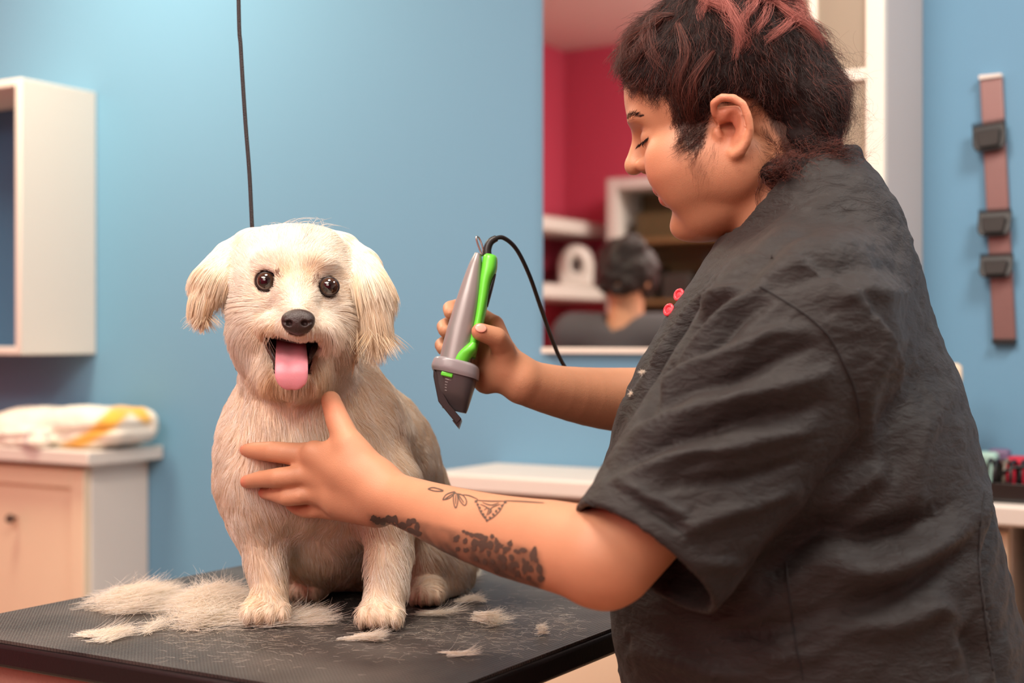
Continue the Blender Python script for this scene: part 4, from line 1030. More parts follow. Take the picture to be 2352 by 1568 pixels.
# folds of the cloth: ridges (+) and valleys (-) along polylines over the near side
px, py = proj(V)
FD = [  # (amplitude m, width px, points)
 (-.010, 20, [(1655, 690), (1625, 712), (1592, 748), (1560, 790)]),
 (-.008, 14, [(1560, 790), (1520, 850), (1500, 905), (1480, 945)]),
 (.006, 13, [(1700, 662), (1650, 672), (1600, 710), (1560, 760), (1510, 830)]),
 (.006, 13, [(1755, 668), (1700, 700), (1650, 735), (1600, 775), (1545, 820)]),
 (-.005, 13, [(1760, 705), (1700, 740), (1640, 790), (1580, 830), (1530, 860)]),
 (.005, 18, [(1840, 760), (1760, 775), (1660, 815), (1570, 850), (1500, 900)]),
 (-.005, 18, [(1870, 800), (1780, 830), (1680, 870), (1580, 900), (1500, 950)]),
 (.005, 20, [(1900, 860), (1800, 890), (1690, 920), (1570, 950), (1460, 990)]),
 (-.0055, 20, [(1880, 920), (1790, 950), (1690, 975), (1590, 1000), (1480, 1040), (1400, 1075)]),
 (.005, 18, [(1860, 980), (1760, 1010), (1660, 1035), (1540, 1060), (1430, 1090)]),
 (-.004, 16, [(1840, 1050), (1740, 1080), (1640, 1105), (1540, 1120)]),
 (.004, 18, [(1820, 1120), (1740, 1150), (1660, 1180), (1570, 1230)]),
 (-.003, 12, [(1450, 1140), (1520, 1180), (1600, 1250)]),
 (.003, 14, [(1420, 1100), (1500, 1150), (1580, 1190)]),
 (.003, 16, [(1690, 1290), (1620, 1300), (1560, 1290)]),
 (-.012, 34, [(1990, 1135), (1900, 1195), (1830, 1250), (1760, 1320)]),
 (.007, 26, [(2020, 1080), (1960, 1140), (1890, 1200)]),
 (-.010, 30, [(2150, 1170), (2080, 1210), (1990, 1225), (1900, 1215)]),
 (.008, 34, [(2240, 1150), (2180, 1230), (2090, 1290), (1990, 1310), (1900, 1290)]),
 (-.006, 30, [(2210, 1270), (2130, 1330), (2030, 1370), (1930, 1390)]),
 (.006, 30, [(2200, 1500), (2180, 1440), (2150, 1400), (2080, 1430), (1960, 1450)]),
 (-.006, 26, [(2260, 1560), (2230, 1480), (2180, 1440)]),
 (.005, 20, [(2255, 1120), (2240, 1220), (2238, 1330), (2262, 1460), (2280, 1568)]),
 (-.006, 12, [(2275, 1150), (2262, 1250), (2262, 1360), (2285, 1480), (2300, 1568)]),
 (.004, 26, [(2180, 900), (2120, 1000), (2100, 1110), (2120, 1190)]),
 (-.003, 22, [(2120, 840), (2060, 960), (2050, 1090)]),
 (.003, 22, [(2060, 760), (2000, 900), (2000, 1040)]),
 (.003, 24, [(2020, 560), (1930, 560), (1830, 590), (1760, 640)]),
 (-.003, 20, [(2050, 620), (1960, 610), (1870, 630), (1790, 660)]),
 (.003, 20, [(2080, 680), (2000, 665), (1920, 690)]),
 (-.003, 22, [(1960, 500), (1860, 520), (1770, 590), (1700, 640)]),
 (.003, 20, [(1920, 470), (1830, 500), (1750, 560)]),
 (-.004, 16, [(1440, 900), (1460, 860), (1500, 800), (1560, 720), (1620, 650)]),
 (.004, 14, [(1418, 960), (1470, 880), (1530, 790), (1600, 690), (1680, 620)]),
 (-.004, 20, [(1450, 1420), (1600, 1460), (1780, 1440), (1900, 1400)]),
 (.004, 24, [(1480, 1500), (1650, 1540), (1850, 1500)]),
]
disp = np.zeros(len(V)); near = sstep(1.50, 1.36, V[:, 1])*(sstep(-.15, .15, -N[:, 1]))
wob = vnoise(V*22, 40)*8
for amp, wd, pts in FD:
    pts = np.array(pts, float); pc = catmull(pts, len(pts)*6)
    m_ = (px > pts[:, 0].min()-4*wd) & (px < pts[:, 0].max()+4*wd) & (py > pts[:, 1].min()-4*wd) & (py < pts[:, 1].max()+4*wd)
    if not m_.any(): continue
    qx = (px[m_]+wob[m_])[:, None]; qy = (py[m_]+wob[m_])[:, None]
    dd = (qx-pc[None, :, 0])**2+(qy-pc[None, :, 1])**2; j = dd.argmin(1); d = np.sqrt(dd.min(1)); tt = j/(len(pc)-1)
    ends = np.sin(np.pi*np.clip(tt*.9+.05, 0, 1))**.6
    disp[m_] += 1.75*amp*np.exp(-(d/wd)**2)*ends
disp *= near
# small crinkles, running down and forward like the weave
dirs = np.array([nrm([-.75, 0, -.55]), nrm([0, 1, 0]), nrm([.55, 0, -.75])])
q = V @ dirs.T
disp += .0015*vnoise(q*[28, 45, 95]+noise3(V*18, 3)*.8, 51)+.0007*vnoise(q*[70, 90, 190]+noise3(V*40, 4)*.9, 52)+.0010*vnoise(q*[10, 14, 26], 53)
hemd = np.abs((V-S0) @ ax_-SL); disp *= sstep(.002, .02, hemd)*.85+.15
V = V+N*disp[:, None]
m, nt, b, out = newmat('black_tunic_cloth'); b.inputs['Roughness'].default_value = .62; b.inputs['Specular IOR Level'].default_value = .35
b.inputs['Sheen Weight'].default_value = .11; b.inputs['Sheen Roughness'].default_value = .4; b.inputs['Sheen Tint'].default_value = srgb(200, 180, 170)
b.inputs['Base Color'].default_value = srgb(35, 31, 30)
tc = nt.nodes.new('ShaderNodeTexCoord'); mp = nt.nodes.new('ShaderNodeMapping'); mp.inputs['Rotation'].default_value = (0, math.radians(35), 0); mp.inputs['Scale'].default_value = (1, 1, 2.6); nt.links.new(tc.outputs['Object'], mp.inputs['Vector'])
n1 = nt.nodes.new('ShaderNodeTexNoise'); n1.inputs['Scale'].default_value = 55; n1.inputs['Detail'].default_value = 6; n1.inputs['Roughness'].default_value = .6; n1.inputs['Distortion'].default_value = .6; nt.links.new(mp.outputs[0], n1.inputs['Vector'])
n2 = nt.nodes.new('ShaderNodeTexNoise'); n2.inputs['Scale'].default_value = 420; n2.inputs['Detail'].default_value = 2; nt.links.new(mp.outputs[0], n2.inputs['Vector'])
b1 = nt.nodes.new('ShaderNodeBump'); b1.inputs['Strength'].default_value = .7; b1.inputs['Distance'].default_value = .004; nt.links.new(n1.outputs['Fac'], b1.inputs['Height'])
b2 = nt.nodes.new('ShaderNodeBump'); b2.inputs['Strength'].default_value = .25; b2.inputs['Distance'].default_value = .0008; nt.links.new(n2.outputs['Fac'], b2.inputs['Height']); nt.links.new(b1.outputs[0], b2.inputs['Normal']); nt.links.new(b2.outputs[0], b.inputs['Normal'])
m_tunic = m
tunic = link('tunic', mesh_np('tunic', V, Q), m_tunic, per)
TV, TQ = V, Q
tbvh = BVHTree.FromPolygons([tuple(p) for p in V], [tuple(q) for q in Q])
# legs in dark trousers under the table line
b = Solid()
for k in (-1, 1):
    hpt = np.array([.36, 1.37, .62])+UU*k*.09; b.add(cap(hpt, [hpt[0]+.01, hpt[1], .10], .085, .055), .03)
b.add(ell((.36, 1.37, .62), (.15, .16, .14)), .05)
V2, Q2 = b.mesh((.1, 1.1, .05), (.65, 1.7, .80), .012)
link('trousers', mesh_np('trousers', relax(V2, Q2, 1), Q2), mat('trouser_cloth', srgb(36, 34, 36), .8), per)
b = MB()
for k in (-1, 1):
    b = Solid(); f0 = np.array([.37, 1.37, .035])+UU*k*.09; b.add(cap(f0-VV*.03, f0+VV*.16, .040, .034), .01); b.inter(lambda p: (.001-p[:, 2]).astype(np.float32), .002)
    V2, Q2 = b.mesh(f0-.3, f0+.3, .01); link('shoe', mesh_np('shoe', V2, Q2), m_black, per)
# ================================================================= hair, brows, lashes, tattoo, tunic details
hb = Solid()
hb.add(HE((-.008, 0, .050), (.0965, .079, .0895)), .01).add(HE((.035, 0, .060), (.058, .066, .062)), .02)
hb.add(HE((-.060, 0, .015), (.050, .062, .055)), .02).add(ell(P(1868, 250, 1.39), (.030, .055, .040)), .02).add(ell(P(1850, 330, 1.385), (.030, .040, .022)), .015)
def hcut(p): return (hregion(p)*.00042).astype(np.float32)
hb.inter(hcut, .010)
hb.add(ell(P(1826, 398, 1.352), (.034, .030, .0150)), .010).add(ell(P(1886, 376, 1.362), (.022, .030, .021)), .01)
V, Q = hb.mesh(HO-.16, HO+.19, .003); V = relax(V, Q, 1, .5); N = vnormals(V, Q)
st = noise3(V*[60, 60, 25], 61); V = V+N*(.0022*vnoise(V*85, 62)+.0015*vnoise(V*190, 63))[:, None]
m_hairb = mat('dark_hair_mass', srgb(26, 14, 13), .75, bump=.6, bscale=300, spec=.2)
hair = link('hair', mesh_np('hair', V, Q), m_hairb, per)
HV, HQ, HN = V, Q, vnormals(V, Q)
def hairmat(name, c0, c1, rough=.35):
    m, nt, b, out = newmat(name); at = nt.nodes.new('ShaderNodeAttribute'); at.attribute_name = 'tint'
    mx = nt.nodes.new('ShaderNodeMix'); mx.data_type = 'RGBA'; mx.inputs['A'].default_value = c0; mx.inputs['B'].default_value = c1
    nt.links.new(at.outputs['Fac'], mx.inputs['Factor']); nt.links.new(mx.outputs['Result'], b.inputs['Base Color']); b.inputs['Roughness'].default_value = rough; b.inputs['Specular IOR Level'].default_value = .35; return m
m_hair = hairmat('dark_brown_hair', srgb(27, 15, 13), srgb(124, 68, 56), .45); m_pinkh = hairmat('faded_pink_hair', srgb(120, 58, 54), srgb(208, 132, 120), .5)
def hroots(mask, n):
    vi, w = sample_surface(HV, HQ, n, mask.astype(float)+1e-9); p = (HV[vi]*w[..., None]).sum(1); no = (HN[vi]*w[..., None]).sum(1); return p, no/np.linalg.norm(no, axis=1)[:, None]
def curl(pts, amp, freq, seed=0):
    n, K, _ = pts.shape; ph = rng.random((n, 1))*6.28; t = np.linspace(0, 1, K)[None]; fr = freq*rng.uniform(.7, 1.3, (n, 1)); a = amp*rng.uniform(.5, 1.3, (n, 1))*t**.6
    off = np.stack([a*np.cos(ph+fr*t*6.28), a*np.sin(ph+fr*t*6.28), a*np.sin(ph*1.7+fr*t*6.28)*.6], 2); return pts+off
hx, hy = proj(HV)
whorl = H(-.035, 0, .135)
p, no = hroots((hy < 340), 15000)
nap = proj(p)
cb = p-whorl; cb /= np.linalg.norm(cb, axis=1)[:, None]
cb = tangent(cb+noise3(p*26, 65)*.55+np.array([[-.25, 0, -.2]])*sstep(1640, 1500, nap[0])[:, None], no)
L = rng.uniform(.018, .045, len(p))*(.55+.45*sstep(10, 60, -hregion(p)))
pt = grow(p-no*.001, no, cb, L, K=12, lift=.22, wav=.12, seed=66); pt = clumping(pt, .0075, .5); pt = curl(pt, .0022, 1.6)
tint = np.clip(rng.random(len(p))**4*.9+.30*sstep(1580, 1430, nap[0])*rng.random(len(p))+.10*vnoise(p*40, 67), 0, 1)
strands('strands', pt, .00012, .00004, m_hair, hair, tint)
# small curls along the hairline and the sideburn
vi_ = (hregion(SV) < 2) & isskull & (qx_ < 1960); RT, RW_ = sample_surface(SV, SQ, 5200, vi_*(1+6.0*((qx_ < 1650) & (qy_ > 190)))+1e-9)
p = (SV[RT]*RW_[..., None]).sum(1); no = (SN[RT]*RW_[..., None]).sum(1); no /= np.linalg.norm(no, axis=1)[:, None]; e2 = proj(p)
cb = tangent(np.array([[-.30, -.1, -.8]])+noise3(p*55, 168)*.9, no)
pt = curl(grow(p, no, cb, rng.uniform(.008, .020, len(p)), K=14, lift=.45, wav=.25, seed=169), .0020, 2.0); strands('scalp_hair', pt, .00011, .00004, m_hair, hair, np.clip(rng.random(len(p))**2.5*.9, 0, 1))
edge = (np.abs(hregion(HV)) < 14) & (hy < 345) & (HV[:, 1] < HO[1]+.02)
p, no = hroots(edge, 1500); e2 = proj(p)
cb = tangent(np.array([[-.35, -.1, -.6]])+noise3(p*50, 68)*.9, no)
pt = curl(grow(p, no, cb, rng.uniform(.010, .024, len(p)), K=14, lift=.35, wav=.2, seed=69), .0022, 2.0); strands('hairline_curls', pt, .0001, .00004, m_hair, hair, rng.random(len(p))**2)
# nape bun of loose curls
p, no = hroots((hy > 325) & (hx > 1740), 2600); cb = tangent(np.array([[.1, -.1, -.25]])+noise3(p*45, 70)*1.2, no)
pt = curl(grow(p, no, cb, rng.uniform(.015, .036, len(p)), K=18, lift=.5, wav=.35, seed=71), .0036, 2.4); strands('nape_curls', pt, .00012, .00004, m_hair, hair, np.clip(rng.random(len(p))**1.3*.9, 0, 1))
# fly-away hairs behind
p, no = hroots((hx > 1870) & (hy > 60) & (hy < 420), 260); cb = tangent(np.array([[1.2, 0, .1]])+noise3(p*60, 72)*.8, no)
strands('flyaway_hairs', curl(grow(p, no, cb, rng.uniform(.02, .06, len(p)), K=24, lift=.8, wav=.35, seed=73), .004, 1.5), .00006, .00003, m_hair, hair, rng.random(len(p)))
hbvh = BVHTree.FromPolygons([tuple(q) for q in HV], [tuple(q) for q in HQ])
def lock(name, path, n, rad, lift, m, r=.00012, tint0=.5, cr=.0015, tree=None, K=26):
    cen = []
    for i, (a, b_) in enumerate(path):
        h_, n_1 = hit(a, b_, tree or hbvh)
        if h_ is None:
            q_ = (tree or hbvh).find_nearest(Vector(P(a, b_, 1.36))); h_, n_1 = np.array(q_[0]), np.array(q_[1])
        cen.append(h_+n_1*(lift*(.6+.8*math.sin(math.pi*i/(len(path)-1)))))
    cen = catmull(cen, K); t = np.linspace(0, 1, K)[None, :, None]
    off = rng.normal(0, 1, (n, 1, 3))*rad; taper = (.5+.9*np.sin(np.pi*np.clip(t*.8, 0, 1)))*(1-.55*t**3)
    pts = cen[None]+off*taper+rng.normal(0, 1, (n, 1, 3))*t**2*rad*.9
    cut = rng.uniform(.75, 1.0, n); pts2 = np.empty_like(pts)
    for i in range(n):
        ti = np.linspace(0, cut[i]*(K-1), K); j = np.clip(ti.astype(int), 0, K-2); u = (ti-j)[:, None]; pts2[i] = pts[i, j]*(1-u)+pts[i, j+1]*u
    return strands(name, curl(pts2, cr, 1.3), r, .00004, m, hair, np.clip(tint0+rng.normal(0, .25, n), 0, 1))
for path, n in (([(1640, -25), (1665, 15), (1688, 55), (1697, 95), (1688, 138)], 170), ([(1596, -14), (1632, 12), (1672, 30), (1700, 60)], 130), ([(1742, -16), (1728, 20), (1705, 52), (1696, 88)], 130),
                ([(1758, -8), (1800, 38), (1850, 72), (1912, 92)], 190), ([(1826, -14), (1832, 22), (1806, 66), (1756, 102)], 110), ([(1700, -20), (1660, -5), (1625, 20), (1612, 50)], 80), ([(1770, -10), (1752, 50), (1722, 84)], 60), ([(1850, -16), (1856, 14), (1900, 60)], 60), ([(1690, -20), (1745, 0), (1820, 10), (1850, 40)], 120)):
    lock('pink_lock', path, int(n*.7), .0019, .005, m_pinkh, r=.0001, cr=.0022)
    lock('pink_lock', [(a_+rng.normal()*7, b_+rng.normal()*7) for a_, b_ in path], int(n*.25), .0032, .005, m_pinkh, r=.00008, cr=.004)
for path, n in (([(1480, -10), (1462, 40), (1452, 100), (1440, 165)], 90), ([(1520, -10), (1500, 60), (1505, 120), (1540, 180)], 90), ([(1560, 60), (1580, 130), (1560, 200), (1590, 300)], 100), ([(1640, 120), (1600, 180), (1585, 240), (1605, 325)], 90), ([(1450, 10), (1425, 70), (1416, 120), (1432, 150)], 80)):
    lock('front_lock', path, n, .0030, .004, m_hair, tint0=.45, cr=.003)
# loose curl down the neck
lock('neck_curl', [(1765, 380), (1742, 420), (1738, 450), (1752, 482), (1775, 462)], 14, .0010, .003, m_hair, tree=bvh, cr=.001)
# down on cheek and temple
def skin_hairs(name, regions, n, d, L, r, m, K=7, lift=.35, jit=.3, tint0=.3):
    P0 = []; NN = []
    for _ in range(n):
        a0, b0, sa_, sb2 = regions[rng.integers(len(regions))]; h_, n_ = hit(a0+rng.normal()*sa_, b0+rng.normal()*sb2)
        if h_ is not None: P0.append(h_); NN.append(n_)
    P0 = np.array(P0); NN = np.array(NN); cb = tangent(np.array([d])+noise3(P0*70, 75)*jit, NN)
    return strands(name, grow(P0, NN, cb, L*rng.uniform(.5, 1.2, len(P0)), K=K, lift=lift, wav=.1), r, .00002, m, per, np.clip(tint0+rng.normal(0, .2, len(P0)), 0, 1))
skin_hairs('temple_hair', [(1585, 345, 12, 16), (1600, 375, 12, 20), (1615, 400, 12, 18), (1565, 310, 8, 18), (1640, 350, 10, 12)], 200, (-.1, 0, -1.0), .009, .00003, m_hair, jit=.6)
skin_hairs('nape_hair', [(1770, 340, 22, 22), (1800, 370, 26, 20), (1760, 300, 12, 20)], 300, (.3, 0, -.8), .012, .00005, m_hair, jit=.8)
br = []
for i in range(300):
    t = rng.random()**1.5; a0 = 1437+38*t+rng.normal()*1.2; b0 = 278-15*min(1, t*2.5)+3*t+rng.normal()*(4.4-3.2*t); h_, n_ = hit(a0, b0)
    if h_ is not None: br.append((h_, n_))
b0 = np.array([q[0] for q in br]); n0 = np.array([q[1] for q in br]); strands('eyebrow', grow(b0, n0, tangent(np.array([[.9, 0, .35]])+noise3(b0*80, 77)*.3, n0), rng.uniform(.003, .0055, len(b0)), K=6, lift=.12), .00009, .00004, m_hair, per, np.zeros(len(b0)))
la = []
for i in range(150):
    t = rng.random(); h_, n_ = hit(1466+24*t, 334-18*t+rng.normal()*1.2)
    if h_ is not None: la.append((h_, n_))
if la:
    b0 = np.array([q[0] for q in la]); n0 = np.array([q[1] for q in la]); strands('eyelashes', grow(b0, n0, tangent(np.array([[-.9, -.1, -.75]]), n0)*.8+np.array([[-.15, 0, -.1]]), rng.uniform(.003, .0062, len(b0)), K=7, lift=.30), .00010, .00004, m_hair, per, np.zeros(len(b0)))
# tattoos
tat = MB()
def tblob(a0, b0, ra_, rb_, rot=0, n=10, jit=.18):
    pts = []; c, nn = hit(a0, b0)
    if c is None: return
    for i in range(n):
        a = 2*math.pi*i/n; x = ra_*math.cos(a)*(1+rng.normal()*jit); y = rb_*math.sin(a)*(1+rng.normal()*jit); cr_, sr_ = math.cos(rot), math.sin(rot)
        h_, n_ = hit(a0+x*cr_-y*sr_, b0+x*sr_+y*cr_)
        if h_ is None or abs(h_[1]-c[1]) > .03: return
        pts.append(h_+n_*.00035)
    k = len(tat.v); tat.v += [tuple(c+nn*.00045)]+[tuple(q) for q in pts]; tat.f += [(k, k+1+i, k+1+(i+1) % n) for i in range(n)]
def tline(pts, w_, closed=False):
    pts = [np.array(q, float) for q in pts]
    if closed: pts = pts+[pts[0]]
    n = int(max(4, sum(np.linalg.norm(pts[i+1]-pts[i]) for i in range(len(pts)-1))/4)); c = catmull(np.array(pts), n); L_ = []; R_ = []
    for i in range(n):
        t = nrm(c[min(i+1, n-1)]-c[max(i-1, 0)]); o = np.array([-t[1], t[0]])*w_/2*(1 if closed else .5+.5*math.sin(math.pi*i/(n-1)))
        h1, n1 = hit(*(c[i]+o)); h2, n2 = hit(*(c[i]-o))
        if h1 is None or h2 is None: return
        L_.append(h1+n1*.00035); R_.append(h2+n2*.00035)
    k = len(tat.v); tat.v += [tuple(q) for q in L_+R_]; tat.f += [(k+i, k+i+1, k+n+i+1, k+n+i) for i in range(n-1)]
for pl in ([(983, 1123), (996, 1120), (1019, 1127), (1000, 1128)], [(1017, 1148), (1025, 1136), (1041, 1130), (1045, 1132), (1033, 1144)], [(1042, 1132), (1042, 1152), (1047, 1167), (1052, 1152), (1050, 1135)], [(1051, 1134), (1058, 1152), (1068, 1161), (1072, 1151), (1064, 1138)]): tline(pl, 2.6, True)
for pl in ([(1022, 1146), (1040, 1134)], [(1047, 1136), (1047, 1158)], [(1054, 1137), (1066, 1155)], [(1064, 1136), (1080, 1139), (1098, 1147)], [(1094, 1150), (1102, 1172), (1112, 1188), (1119, 1195)], [(1160, 1152), (1148, 1174), (1130, 1190), (1119, 1195)], [(1094, 1149), (1126, 1151), (1160, 1151)], [(1160, 1150), (1205, 1152), (1250, 1155)], [(1103, 1158), (1122, 1168), (1118, 1184)], [(1150, 1158), (1130, 1166), (1124, 1180)], [(1108, 1154), (1128, 1160), (1146, 1155)], [(1112, 1172), (1121, 1166), (1130, 1174), (1121, 1182)]): tline(pl, 2.6)
for t in np.linspace(0, 1, 7):
    tblob(1093+26*t, 1152+43*t, 3.4, 3.0, n=8); tblob(1161-42*t, 1154+41*t, 3.4, 3.0, n=8)
m_ink = mat('tattoo_ink', srgb(84, 68, 58), .6)
tat.build('flower_tattoo', m_ink, per, smooth=True); tat = MB()
for grp_ in ([(858, 1190, 7, 9), (868, 1194, 7, 10), (880, 1197, 8, 9), (893, 1192, 9, 8), (906, 1194, 9, 10), (912, 1204, 10, 8), (925, 1207, 11, 8)], [(940, 1200, 7, 9), (950, 1196, 8, 6), (958, 1208, 6, 10), (946, 1218, 12, 7), (960, 1224, 9, 7)]):
    for a0, b0, w_, h_ in grp_: tblob(a0, b0, w_, h_, rng.uniform(-.4, .4))
    tat.build('wrist_tattoo', m_ink, per, smooth=True); tat = MB()
for a0, b0, w_, h_ in [(1066, 1220, 5, 4), (1074, 1224, 6, 4), (1084, 1228, 8, 5), (1096, 1229, 8, 6), (1106, 1232, 9, 7), (1116, 1236, 6, 7), (1131, 1231, 5, 6), (1140, 1244, 5, 9), (1150, 1254, 9, 6), (1163, 1260, 10, 6), (1172, 1248, 6, 8), (1188, 1266, 10, 5), (1202, 1263, 10, 6), (1226, 1271, 8, 15), (1052, 1232, 5, 5), (1208, 1300, 7, 16), (1240, 1305, 7, 13), (1180, 1295, 7, 10), (1157, 1282, 7, 9), (1110, 1250, 12, 10), (1092, 1246, 10, 9), (1126, 1252, 9, 10)]: tblob(a0, b0, w_, h_, rng.uniform(-.4, .4))

placed = []
for _ in range(1500):
    a0 = rng.uniform(1045, 1245); t = (a0-1045)/200; lo_, hi_ = 1236+48*t, 1300+52*t; b0 = rng.uniform(lo_, hi_)
    if all((a0-x)**2+((b0-y)*.85)**2 > 17**2 for x, y in placed): placed.append((a0, b0)); tblob(a0, b0, rng.uniform(4.5, 7), rng.uniform(6, 9), rng.uniform(-.6, .6))
for k in range(9): tline([(905+k*8, 1222+k*4.5), (960+k*12, 1250+k*4+k), (1020+k*18, 1282+k*6)], 3.0)
for k in range(6): tline([(1050+k*10, 1290+k*6), (1100+k*12, 1318+k*3), (1165+k*12, 1342+k*2.5)], 3.0)
tat.build('spotted_tattoo', m_ink, per, smooth=True)
# ring tattoo marks on the index finger
# thumb nail of the far hand, finger nails of the near hand
m_nail = mat('finger_nail', srgb(226, 160, 142), .28)
def nail(a0, b0, r1, r2, rot, ndir=None):
    c, nn = hit(a0, b0)
    if c is None: return
    ax = nrm(np.array([math.cos(rot), 0, -math.sin(rot)])-nn*np.dot(nn, [math.cos(rot), 0, -math.sin(rot)])); by = np.cross(nn, ax)
    q = MB(); q.sphere(c, (r1, r2, .0012), 16, 8, np.array([ax, by, nn]).T); q.build('nail', m_nail, per, smooth=True)
nail(1104, 753, .0062, .0050, math.radians(15))

# tunic: seams, hem stitching, collar band, snaps
m_seam = mat('seam_thread', srgb(22, 19, 20), .8)
def seam(name, pts, r=.0008, off=.0002, n=60, m=None):
    c = catmull(np.array(pts, float), n); out_ = []
    for a0, b0 in c:
        h_, n_ = hit(a0, b0, tbvh)
        if h_ is not None and (not out_ or np.linalg.norm(h_-out_[-1]) < .03): out_.append(h_+n_*off)
    if len(out_) > 3: b = MB(); b.tube(out_, r, 6); return b.build(name, m or m_seam, tunic, smooth=True)
seam('shoulder_seam', [(1745, 658), (1800, 690), (1860, 730), (1905, 775), (1940, 840), (1965, 900), (1975, 960)])
seam('hem_stitching', [(1345, 1150), (1400, 1185), (1470, 1235), (1540, 1290), (1600, 1335), (1655, 1370)], .0007)
seam('side_seam', [(1806, 1290), (1812, 1360), (1825, 1460), (1845, 1560)])
seam('back_seam', [(2262, 1130), (2250, 1220), (2248, 1300), (2262, 1420), (2280, 1540)])
m_red = mat('red_snap', srgb(232, 72, 84), .3)
for a0, b0 in ((1563, 680), (1540, 714)):
    h_ = None
    for k in range(0, 60, 3):
        h_, n_ = hit(a0+k, b0+k*.35, tbvh)
        if h_ is not None: break
    if h_ is None: continue
    c = h_+n_*.002; b = MB(); nn = nrm([-.75, -.6, .3]); u1 = nrm(np.cross(nn, [0, 0, 1])); u2 = np.cross(nn, u1)
    b.tube([c+.0048*(math.cos(a)*u1+math.sin(a)*u2) for a in np.linspace(0, 6.283, 17)], .0018, 8, cap=False); b.sphere(c, (.0035, .0035, .001), 12, 6, np.array([u1, u2, nn]).T)
    b.build('snap_button', m_red, tunic, smooth=True)
# ================================================================= hair clippers
cl = thing('hair_clippers', 'grey and bright green corded clippers held upright in the far hand', 'hair clippers', P(1064, 850, 1.46))
A0 = P(1127, 590, 1.466); A1 = P(1040, 955, 1.446)
ca = nrm(A1-A0); cw = nrm(np.array([1, 0, 0])-ca*ca[0]); cd = np.cross(ca, cw); cd = cd if cd[1] > 0 else -cd
CS = np.linalg.norm(A1-A0)/375.0
def Cc(s_, t, o=0): return A0+ca*s_*CS+cw*t*CS+cd*o
CR = np.array([cw, cd, ca]).T
def lathe_ell(name, secs, m, n=28, off=.0, parent=cl, closed=True, sq=2.4):
    "cross-sections (s, centre t, half width px, half depth m, depth offset)"
    secs = np.array(secs, float); K = 40; ss = np.linspace(0, len(secs)-1, K); c = catmull(secs, K)
    Vv = []
    for q in c:
        for j in range(n):
            a = 2*math.pi*j/n; cx_, sx__ = math.cos(a), math.sin(a); e = 2/sq
            Vv.append(Cc(q[0], q[1]+max(q[2], .5)*math.copysign(abs(cx_)**e, cx_), q[4]+max(q[3], .0003)*math.copysign(abs(sx__)**e, sx__)))
    Fq = [[i*n+j, i*n+(j+1) % n, (i+1)*n+(j+1) % n, (i+1)*n+j] for i in range(K-1) for j in range(n)]
    b = MB(); b.add(Vv, Fq+[list(range(n))[::-1], [(K-1)*n+j for j in range(n)]]); return b.build(name, m, parent, smooth=True)
m_grey = mat('satin_grey', srgb(150, 144, 144), .34, metal=.25); m_green = mat('lime_green', srgb(104, 214, 60), .34)
m_dgrey = mat('dark_grey_plastic', srgb(84, 78, 80), .32); m_col = mat('clear_grey_collar', srgb(150, 144, 148), .22)
body_c = lathe_ell('housing', [(0, -30, 8, .008, 0), (30, -29, 16, .013, 0), (100, -26, 27, .018, 0), (180, -26, 33, .0195, 0), (240, -24, 36, .020, 0), (262, -22, 38, .020, 0)], m_grey)
lathe_ell('green_grip', [(-4, 0, 12, .008, 0), (4, 0, 17, .012, 0), (30, 3, 18, .014, -.001), (60, 2, 15, .0148, -.001), (100, 5, 14, .0152, -.001), (150, 8, 12, .0155, -.001), (200, 8, 12, .016, -.001), (236, 8, 12, .014, 0)], m_green)
lathe_ell('green_swoosh', [(206, 10, 10, .010, -.010), (222, 4, 16, .011, -.012), (240, -6, 18, .009, -.013), (262, -14, 16, .006, -.0145)], m_green)
lathe_ell('switch_panel', [(38, 19, 3, .004, -.003), (60, 18, 4.5, .006, -.004), (90, 17, 5, .006, -.004), (115, 18, 3, .004, -.003)], m_black)
lathe_ell('collar', [(252, -20, 46, .0215, 0), (258, -19, 53, .0230, 0), (274, -18, 56, .0230, 0), (284, -15, 54, .0215, 0)], m_col, sq=2.8)
hd_ = lathe_ell('blade_housing', [(280, -16, 50, .020, 0), (300, -12, 46, .0185, 0), (330, -8, 40, .0150, .001), (352, -2, 32, .010, .003), (362, 0, 28, .008, .004)], m_dgrey, sq=2.8)
for k in range(5):
    b = MB(); q = Cc(300+k*6, -34+k*1.2, -.0175+.0009*k); b.tube([q, q+cw*.0085], .0009, 6); b.build('grip_rib', m_grey, hd_, smooth=True)
b = MB(); q = Cc(290, -32, -.0195); b.box((-.006, -.001, -.0022), (.006, .001, .0022), Matrix(np.c_[np.r_[CR, [[0, 0, 0]]], np.r_[q, 1]].tolist())); b.build('green_mark', m_green, hd_, bevel=.001)
m_blade = mat('blade_steel', srgb(66, 60, 60), .28, metal=.8)
def cbox(s0, s1, t0, t1, o0, o1, m, name, bv=.0006):
    b = MB(); c8 = [Cc(s, t, o) for o in (o0, o1) for (s, t) in ((s0, t0), (s0, t1), (s1, t1), (s1, t0))]
    b.add(c8, [(0, 1, 2, 3), (7, 6, 5, 4), (0, 4, 5, 1), (1, 5, 6, 2), (2, 6, 7, 3), (3, 7, 4, 0)]); return b.build(name, m, cl, bevel=bv)
b = MB(); prof = [(282, -66), (300, -62), (352, -38), (392, 14), (378, 22), (350, -16), (312, -46), (290, -54)]
b.add([Cc(s, t, o) for o in (-.012, .014) for s, t in prof], [tuple(range(8)), tuple(range(15, 7, -1))]+[(i, 8+i, 8+(i+1) % 8, (i+1) % 8) for i in range(8)]); bl = b.build('blade', m_blade, cl, bevel=.0006)
b = MB()
